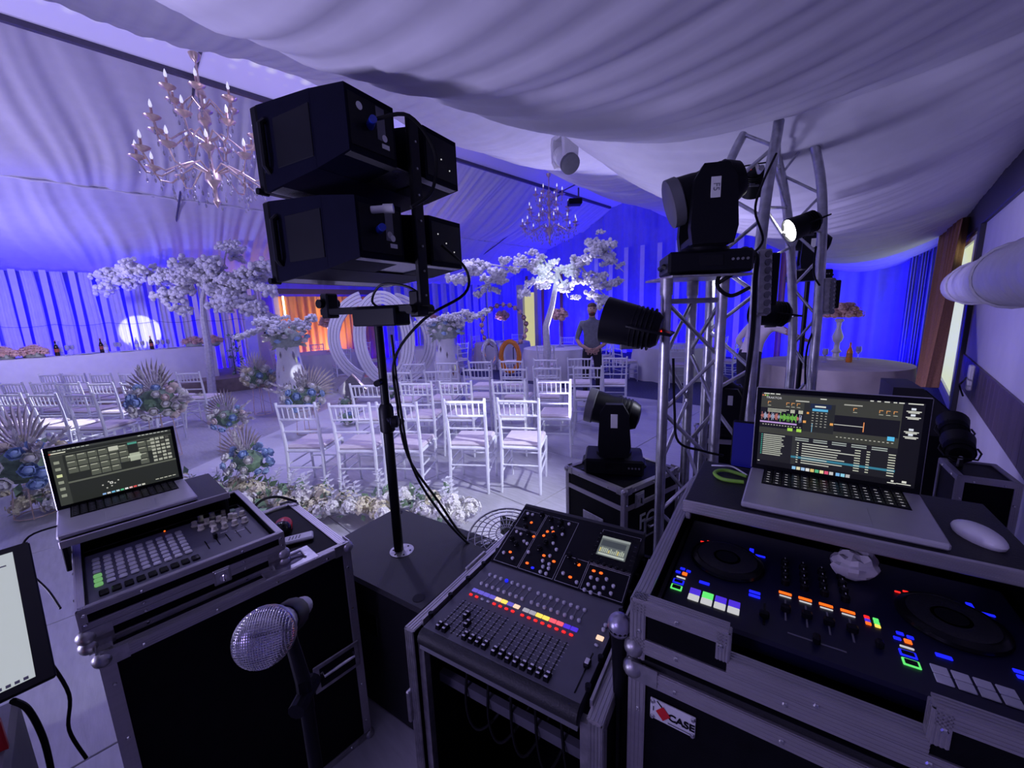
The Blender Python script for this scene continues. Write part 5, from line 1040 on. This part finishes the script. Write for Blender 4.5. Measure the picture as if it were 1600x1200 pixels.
for i in range(52):
    x=.005+.0055*i; h=.012+.05*abs(sin(i*1.7)*cos(i*.63)); c=(.75,.25,.22) if i%9<4 else (.55,.6,.85)
    if 24<i<46: c=(.25,.75,.10)
    rects.append((x,.315-h,x+.003,.315+h,c))
rects+=[(0,.385,.26,.405,(.55,.35,.75)),(.20,.45,.235,.49,(.4,.75,.08)),(.262,.45,.295,.49,(.4,.75,.08)),(.50,.335,.68,.342,W1),(.676,.28,.682,.40,(.85,.3,.1)),(.82,.42,.86,.47,(.10,.55,.9)),(.36,.36,.364,.47,(.2,.5,.7)),(.30,.33,.32,.36,(.9,.4,.1)),(.475,.33,.495,.36,(.9,.4,.1))]
for i in range(14): rects.append((.02+.02*i,.425+.0*i,.03+.02*i,.435,(.5,.5,.42))); rects.append((.52+.025*i,.49,.532+.025*i,.50,(.5,.5,.42)))
for i in range(6):
    for j in range(4): rects.append((.355+.028*j,.21+.035*i,.368+.028*j,.22+.035*i,(.35,.35,.3)))
rects+=[(0,.55,.885,.93,(.012,.012,.014)),(.24,.55,.27,.93,(.03,.032,.03))]
for i in range(11): rects.append((.035,.565+.0265*i,.06+.13*(.8+.2*R_.random()),.580+.0265*i,(.45,.47,.4))); rects.append((.02,.565+.0265*i,.028,.58+.0265*i,(.05,.4,.3)))
for i in range(9):
    y=.63+.032*i; 
    if i==6: rects.append((.24,y-.008,.885,y+.02,(.04,.22,.32)))
    rects+=[(.31,y,.31+.15+.2*R_.random(),y+.012,(.6,.62,.54)),(.275,y,.288,y+.012,(.6,.62,.5)),(.645,y,.68,y+.012,(.6,.62,.5)),(.715,y,.735,y+.012,(.6,.62,.5)),(.84,y,.88,y+.012,(.6,.62,.5))]
for j in range(5):
    for i in range(2): rects.append((.26+.12*j,.565+.025*i,.35+.12*j,.577+.025*i,(.4,.45,.42)))
for i,c in enumerate(((.3,.6,.9),(.8,.75,.5),(.4,.6,.9),(.8,.8,.8),(.8,.6,.2),(.1,.5,.25),(.9,.8,.4),(.8,.1,.2),(.6,.6,.6),(.2,.5,.9),(.3,.7,.9),(.5,.5,.5))): rects.append((.255+.031*i+(.01 if i>8 else 0),.955,.280+.031*i+(.01 if i>8 else 0),.995,c))
for y in(.06,.13,.30,.36): rects+=[(.93,y,.955,y+.025,(.75,.8,.9)),(.905,y+.035,.985,y+.045,W1),(.915,y+.05,.975,y+.06,W1)]
rects+=[(.93,.93,.955,.955,W1),(.90,.965,.98,.975,W1),(.87,.94,.885,.96,W1),(.85,.97,.90,.98,W1),(.005,.94,.02,.95,W1)]
lp=laptop(RP(.352,.520,1.163),RZR-.03,.378,.272,.255,math.radians(2),'silver laptop showing DJ software with coloured waveforms, on the wide shelf',rects,keyglow=True)
lid=[c for c in lp.children if c.name.startswith('lid')][0]
text('TRAKTOR',.0085,'led_white',lid,(-.144,-.0036,.255*.065+.255*.875*.935),(PI/2,0,0),ext=.0002)
t=thing('computer_mouse','white oval computer mouse on the wide shelf beside the laptop','mouse',RP(.60,.475,1.163),RZR+.45); obj('shell',MB().ball((0,0,.008),(.029,.055,.022),18,10),'white_plastic',t); obj('base',MB().lathe([(.024,0),(.025,.004)],16),'grey_plastic',t)
cable('usb_cable','bright green cable looped on the shelf left of the laptop',[RP(.16,.60,1.168),RP(.10,.62,1.169),RP(.075,.58,1.17),RP(.10,.545,1.168),RP(.155,.55,1.168)],.0055,'green_cable')
cable('usb_cable','thin white cable plugged into the left side of the laptop',[RP(.16,.60,1.172),RP(.12,.63,1.18),RP(.09,.61,1.185),RP(.06,.64,1.17)],.0025,'white_plastic')
t=thing('phone','dark blue phone standing behind the left side of the laptop','phone',RP(.145,.69,1.163),RZR); obj('body',MB().cbox((0,0,.075),(.075,.01,.15),.004,rotM('X',-.15)),'black_gloss',t); obj('glass',MB().box((0,-.006,.075),(.068,.001,.14),rotM('X',-.15)),'phone_glass',t)
mb2=D(968,977,.86); t=thing('second_microphone','spare vocal microphone standing head-up between desk and DJ case','microphone',(mb2.x,mb2.y,0)); obj('grille_ball',MB().ball((0,0,mb2.z),(.0255,.0255,.027),16,10),'mesh_steel',t); obj('handle',MB().lathe([(.012,mb2.z-.17),(.018,mb2.z-.02),(.0255,mb2.z-.004),(.025,mb2.z)],14),'black',t); obj('pole',MB().cyl((0,0,.01),(0,0,mb2.z-.16),.009,n=8),'black',t); obj('foot',MB().lathe([(.08,0),(.08,.012),(.012,.03)],18),'black',t)
# ---------------------------------------------------------------- trusses
def truss_tri(name,label,c1,c2,c3,H,step=.27,r=.025,mats='truss_alu'):
    t=thing(name,label,'truss',(c1[0],c1[1],0)); cs=[V((c[0]-c1[0],c[1]-c1[1],0)) for c in(c1,c2,c3)]
    for c in cs:
        obj('chord',MB().cyl(c+V((0,0,.012)),c+V((0,0,H)),r,n=14),mats,t); obj('coupler',MB().cyl(c+V((0,0,H-.07)),c+V((0,0,H+.005)),r+.004,n=14),'alu_dull',t)
    for a,b in((0,1),(1,2),(2,0)):
        n=int(H/step); 
        for k in range(n):
            p,q=(cs[a],cs[b]) if k%2==0 else (cs[b],cs[a]); z=.10+(H-.2)*k/n; z2=.10+(H-.2)*(k+1)/n
            obj('lacing',MB().cyl(p+V((0,0,z)),q+V((0,0,z2)),.010,n=8),mats,t)
        for z in(.07,H-.10): obj('cross_tube',MB().cyl(cs[a]+V((0,0,z)),cs[b]+V((0,0,z)),.012,n=8),mats,t)
    ctr=(cs[0]+cs[1]+cs[2])/3; obj('base_plate',MB().cbox(ctr+V((0,0,.006)),(.34,.34,.012),.003),'steel_dark',t); None if H<0 else obj('top_plate',MB().cbox(ctr+V((0,0,H+.008)),(.36,.36,.010),.002),'alu_dull',t); return ctr+V((c1[0],c1[1],0))
p1,p2_,p3_=D(1042,431,1.88),D(1130,431,1.88),D(1083,431,2.12)
TC=truss_tri('truss_column','upright aluminium truss column carrying the largest moving head',p1,p2_,p3_,1.80)
def down(pts): q=V(pts[-1]); return list(pts)+[V((q.x,q.y,q.z*.5)),V((q.x,q.y,.0))]
def smooth_pts(pts,sm=6):
    pts=[V(p) for p in pts]; out=[]
    for i in range(len(pts)-1):
        a,b,c,d=pts[max(i-1,0)],pts[i],pts[i+1],pts[min(i+2,len(pts)-1)]
        for k in range(sm):
            t=k/sm; out.append(.5*((2*b)+(c-a)*t+(2*a-5*b+4*c-d)*t*t+(3*b-a-3*c+d)*t**3))
    return out+[pts[-1]]
at=thing('arch_truss','curved aluminium arch truss rising into the ceiling swags','truss')
chA=down([D(1217,190,2.32),D(1213,215,2.3),D(1203,270,2.25),D(1193,340,2.2),D(1184,430,2.15),D(1177,540,2.12)]); chB=down([D(1162,210,2.5),D(1150,232,2.5),D(1135,268,2.48),D(1123,320,2.45),D(1112,400,2.42),D(1108,500,2.4)])
chC=down([D(1205,213,2.8),D(1212,238,2.8),D(1224,290,2.8),D(1232,350,2.78),D(1237,430,2.75),D(1238,540,2.72)]); chD=down([D(1263,195,2.65),D(1270,218,2.65),D(1281,270,2.65),D(1285,330,2.65),D(1282,420,2.62),D(1275,520,2.6)])
for k,c in enumerate((chA,chB,chC,chD)): obj('chord',MB().tube(smooth_pts(c),.0285 if k!=1 else .026,12),'truss_alu',at)
def lace(c1,c2,n,z0,z1,r=.009):
    def atz(c,z):
        s=smooth_pts(c,10)
        return min(s,key=lambda p:abs(p.z-z))
    for k in range(n):
        za,zb=z0+(z1-z0)*k/n,z0+(z1-z0)*(k+1)/n; p,q=(atz(c1,za),atz(c2,zb)) if k%2==0 else (atz(c2,za),atz(c1,zb)); obj('lacing',MB().cyl(p,q,r,n=8),'truss_alu',at)
lace(chC,chD,13,.2,2.75); lace(chA,chB,9,.9,2.75,.011); lace(chA,chC,6,1.9,2.75)
for c in(chA,chB,chC,chD): obj('foot_plate',MB().cbox(V(c[-1])+V((0,0,.005)),(.16,.16,.010),.002),'steel_dark',at)
# ---------------------------------------------------------------- moving heads and lamps
def moving_head(loc,rz,axis,label,s=1,mats='black',base=True,sticker=None,flip=False,name='moving_head'):
    t=thing(name,label,'stage light',loc,rz); t.scale=(s,s,s)
    if flip: t.rotation_euler=(PI,0,rz)
    b=obj('base',MB().cbox((0,0,.055),(.36,.27,.10),.012),mats,t); obj('display',MB().box((0,-.137,.06),(.10,.004,.045)),'black_gloss',b)
    for k in range(4): obj('menu_button',MB().cyl((.09+.02*k,-.135,.06),(.09+.02*k,-.14,.06),.006,n=8),'grey_plastic',b)
    for x in(-.15,.15): obj('base_grip',MB().tube([(x,-.08,.03),(x*1.25,-.06,.05),(x*1.25,.06,.05),(x,.08,.03)],.012,6),mats,b)
    obj('turntable',MB().cyl((0,0,.10),(0,0,.125),.11,n=24),mats,t)
    for sgn in(-1,1):
        y=sgn*.125; a=obj('yoke_arm',MB().prism([(-.085,.13),(.085,.13),(.10,.2),(.085,.40),(.05,.46),(-.05,.46),(-.085,.40),(-.095,.2)],-.028,.028,rotM('X',PI/2),(0,y,0)),mats,t,smooth=20)
        if sgn<0:
            lb=obj('name_label',MB().cbox((0,y-.0295,.36),(.04,.003,.085),.001),'sticker',a)
            if sticker: text(sticker,.036,'grey_plastic',lb,(0,y-.0318,.36),(PI/2,PI/2,0))
    obj('yoke_bridge',MB().cbox((0,0,.15),(.17,.26,.05),.012),mats,t)
    ax=V(axis).normalized(); q=ax.to_track_quat('Z','Y').to_matrix(); c=V((0,0,.385))
    h=obj('head',MB().lathe([(.03,-.16),(.075,-.15),(.095,-.11),(.098,-.02),(.094,.03),(.098,.05),(.105,.13),(.108,.165),(.100,.17),(.098,.15)],24,c,q),mats,t,smooth=30); obj('lens',MB().lathe([(.098,.150),(.06,.156),(.005,.158)],24,c,q),'black_gloss',h); obj('front_rim',MB().lathe([(.106,.12),(.111,.125),(.111,.17),(.104,.173)],24,c,q),'grey_case',h)
    for k in range(4): obj('cooling_fin',MB().lathe([(.098,-.10+.022*k),(.102,-.097+.022*k),(.102,-.09+.022*k),(.098,-.087+.022*k)],20,c,q),mats,h)
    return t
moving_head((TC.x+.03,TC.y-.02,1.815),-.2,(-1,0,-.30),'large black moving head with a white name label on top of the truss column',1.0,'black',sticker='F5')
CF=V((.59,2.04,0)); RZF=math.atan2(.6,.8)
fc=thing('flight_case','black flight case with white lettering and corner balls carrying a moving head','flight case',CF,RZF-.03); fcase(fc,.50,.46,.70,0,'FBLRT',wd=.028);
case_handle(fc,(.25,-.006,.42)); latch(fc,(.12,-.008,.62),0,.8); obj('handle_dish',MB().cbox((-.004,.23,.42),(.005,.16,.11),.002),'alu_dull',fc)
obj('lid_seam',bar((0,0,.60),(.50,0,.60),(0,-1,0),(0,0,1),.026),'alu',fc); obj('lid_seam',bar((0,0,.60),(0,.46,.60),(-1,0,0),(0,0,1),.026),'alu',fc)
text('FOS',.13,'sticker',fc,(.235,-.004,.47),(PI/2,PI/2*0+.0,0),bold=.002); obj('top_dish',MB().cbox((.10,.33,.702),(.12,.09,.004),.002),'black_gloss',fc)
p=D(978,708,2.35); moving_head((CF.x+.02,CF.y+.32,.703),-.25,(-1,.1,.22),'black moving head with tilted head standing on the lettered flight case',.95)
def par(loc,d,label,lit_=False,clamp=None,s=1,red=True,name='par_lamp'):
    t=thing(name,label,'stage light',loc); q=V(d).normalized().to_track_quat('Z','Y').to_matrix(); S=s
    P_=lambda prof:[(a*S,b*S) for a,b in prof]
    obj('housing',MB().lathe(P_([(.02,-.15),(.07,-.145),(.09,-.12),(.095,-.06),(.105,.0),(.115,.10),(.118,.13),(.110,.132),(.106,.11)]),22,(0,0,0),q),'black',t,smooth=30)
    lens=obj('lens',MB().lathe(P_([(.107,.110),(.06,.116),(.004,.117)]),22,(0,0,0),q),'led_lens' if lit_ else 'black_gloss',t)
    if lit_:
        for k in range(18):
            a=2.4*k; r_=.095*math.sqrt((k+.5)/18)*S; obj('led_cell',MB().ball(q@V((r_*cos(a),r_*sin(a),.119*S)),.012*S,8,5),'led_lens',lens)
    u=q@V((1,0,0)); v=q@V((0,1,0)); n=q@V((0,0,1)); yk=MB().tube([u*.115*S,u*.13*S-n*.08*S,u*.10*S-n*.20*S,-u*.10*S-n*.20*S,-u*.13*S-n*.08*S,-u*.115*S],.008*S,6); obj('yoke',yk,'black',t)
    for k in range(5): obj('rib',MB().lathe(P_([(.09,-.11+.022*k),(.105,-.108+.022*k),(.105,-.102+.022*k),(.09,-.10+.022*k)]),18,(0,0,0),q),'black',t)
    if red: obj('readout',MB().cbox(-n*.14*S-v*.0*S+u*.02,(.03*S,.014*S,.014*S),.003),'par_red',t)
    obj('side_plate',MB().cbox(-v*.098*S*(1 if v.z>0 else -1)-n*.02,(.10*S,.02*S,.04*S),.004),'grey_case',t)
    if clamp is not None: c=V(clamp)-V(loc); obj('clamp',MB().tube([-n*.20*S,c*.7,c],[.008,.012,.016],8),'alu_dull',t)
    return t
pp=D(985,508,1.86); par(pp,V((-.85,.42,.22)),'black par lamp with a red readout clamped to the side of the truss column',False,D(1036,506,1.88),.92)
pl=D(1254,352,2.45); pd=V((-.97,.10,-.36)); par(pl,pd,'par lamp shining white on the arch truss',True,D(1280,360,2.62),.62)
par(D(1203,489,2.55),V((-1,.1,.15)),'unlit black par lamp hanging between the arch legs',False,D(1232,500,2.72),.75,False); par(D(1178,284,2.6),V((.3,.6,-.6)),'black par lamp with red readout half hidden behind the large moving head',False,D(1190,262,2.3),.6)
p=D(1262,440,3.3); t=thing('tripod_stand','black lamp tripod behind the arch truss','stand',(p.x,p.y,0)); zz=p.z
for k in range(3): a=k*2*PI/3; obj('leg',MB().cyl((.35*cos(a),.35*sin(a),0),(0,0,.55),.014,n=8),'black',t)
obj('pole',MB().cyl((0,0,.5),(0,0,zz),.018,n=10),'black',t); moving_head((p.x,p.y,zz),-.5,(-1,0,.3),'black moving head on a tripod behind the arch truss',.8)
def batten(px,py0,py1,d,label):
    a,b=D(px,py0,d),D(px-3,py1,d); t=thing('led_batten',label,'stage light',b); v=a-b; obj('housing',MB().cbox(v/2,(.06,.07,v.length),.006,v.to_track_quat('Z','Y').to_matrix()),'alu_dull',t); obj('power_box',MB().cbox(v*.55+V((.05,.02,0)),(.05,.06,v.length*.8),.006),'black',t)
    for k in range(8): obj('led_cell',MB().cyl(v*(.06+.125*k)+V((-.0,-.036,0)),v*(.06+.125*k)+V((0,-.042,0)),.018,n=10),'grey_plastic',t)
batten(1194,392,492,2.05,'grey upright light batten on the near leg of the arch truss'); batten(1295,436,490,2.6,'grey upright light batten on the far leg of the arch truss')
# case, wedge and small head behind the near truss
p=G(1160,705); wc=thing('flight_case','black flight case with pale edges behind the truss column','flight case',(1.52,3.15,0),-.35); fcase(wc,.50,.45,.60,0,'FBLRT',wd=.03); latch(wc,(.25,-.006,.35))
moving_head((1.80,3.22,.603),-.6,(-.8,-.2,.5),'small black moving head on the pale-edged case behind the truss column',.9)
p=D(1442,600,2.7); t=thing('wedge_monitor','black stage monitor wedge behind the right laptop','speaker',(p.x,p.y,0),RZR); obj('cabinet',MB().prism([(-.18,0),(.18,0),(.18,.08),(-.04,.30),(-.18,.30)],-.2,.2,rotM('X',PI/2),(0,0,max(.0,p.z-.30))),'black_rough',t); obj('stand',MB().cbox((0,0,max(.05,p.z-.30)/2),(.3,.3,max(.05,p.z-.30)),.01),'black',t); obj('grille',MB().box((.072,0,max(.0,p.z-.30)+.192),(.27,.36,.006),rotM('Y',.785)),'black',t)
for k,(px,py,d,lab) in enumerate(((1490,668,1.75,'round black lamp head nearest the right wall behind the laptop'),(1498,698,1.65,'small black lamp head low behind the right laptop'))):
    par(D(px,py,d),V((.55,.6,.2)),lab,False,D(px,py+55,d+.05),.45,False)
p=D(1498,745,1.55); t=thing('lamp_crate','dark crate with a metal rim behind the right laptop','crate',(p.x,p.y,0),RZR); hz=p.z; fcase(t,.16,.22,hz,0,'FBLRT',wd=.02,balls=False)
p=AL(1516,590,-.62); t=thing('wall_hook','white plastic cable hook with a looped lead on the dark wall band','hook',p,-AZ); obj('plate',MB().cbox((0,0,0),(.04,.12,.26),.008),'white_plastic',t); obj('lead',MB().tube(smooth_pts([(-.03,-.02,.0),(-.08,-.25,-.03),(-.05,.2,-.12),(-.03,0,-.2)]),.008,6),'cable',t)
# loose cables
cable('power_cable','thick black cable hanging along the arch truss leg',[D(1168,395,2.1),D(1182,400,2.0),D(1180,440,1.98),D(1176,520,1.97),D(1166,600,1.96),D(1158,660,1.95),D(1152,720,1.93)],.012)
cable('power_cable','black cable coil wound round the top of the truss column',[D(1118,445,1.84),D(1150,425,1.80),D(1172,415,1.9),D(1178,400,1.95),D(1165,388,1.9),D(1150,400,1.82),D(1120,440,1.82),D(1140,462,1.83),D(1170,450,1.9)],.009)
cable('power_cable','thin black cable draped from the clamp down the curved truss',[D(1213,240,2.2),D(1190,290,2.1),D(1180,330,2.08),D(1192,375,2.07),D(1172,400,2.06)],.006)
cable('power_cable','thin black cable dangling inside the truss column',[D(1052,560,1.95),D(1054,640,1.95),D(1060,690,1.95),D(1100,705,1.97),D(1130,712,2.0)],.006)
cable('power_cable','thin black cable running down the far leg of the arch truss',[D(1275,385,2.58),D(1272,430,2.58),D(1290,470,2.6),D(1262,540,2.6),D(1258,600,2.6)],.006)
cable('power_cable','black cable hanging from the bright screen to the floor',[D(20,1095,.86),D(45,1110,.9),D(70,1160,.92),D(85,1230,.95)],.006); cable('power_cable','thin black cable looping beside the left flight case',[D(75,1030,.98),D(108,1085,1.0),D(108,1140,1.02),D(135,1185,1.04)],.004)
cable('laptop_lead','thin black lead curving from the left laptop to the case side',[LP(-.02,.50,1.055),LP(-.10,.46,1.06),LP(-.12,.42,1.0),LP(-.08,.33,.93),LP(-.06,.25,.90)],.003)
cable('laptop_lead','black cord arching over the back edge of the tall flight case',[LP(.47,.52,.865),LP(.53,.555,.90),LP(.60,.565,.89),LP(.655,.50,.866)],.006)
# hung lamps under the ceiling
p=D(882,232,4.6); moving_head((p.x,p.y,p.z+.28),.4,(.0,.75,.6),'white moving head hanging upside down from the ceiling swag',1.0,'white_plastic',flip=True)
p=D(898,316,10.5); t=thing('ceiling_projector','small dark projector fixed under the far ridge beam','projector',p); obj('body',MB().cbox((0,0,0),(.35,.3,.14),.02),'black',t); obj('bracket',MB().cyl((.1,0,.05),(.1,0,.35),.02,n=8),'steel_dark',t); obj('lens',MB().cyl((-.1,-.15,0),(-.1,-.2,0),.05,n=14),'black_gloss',t)
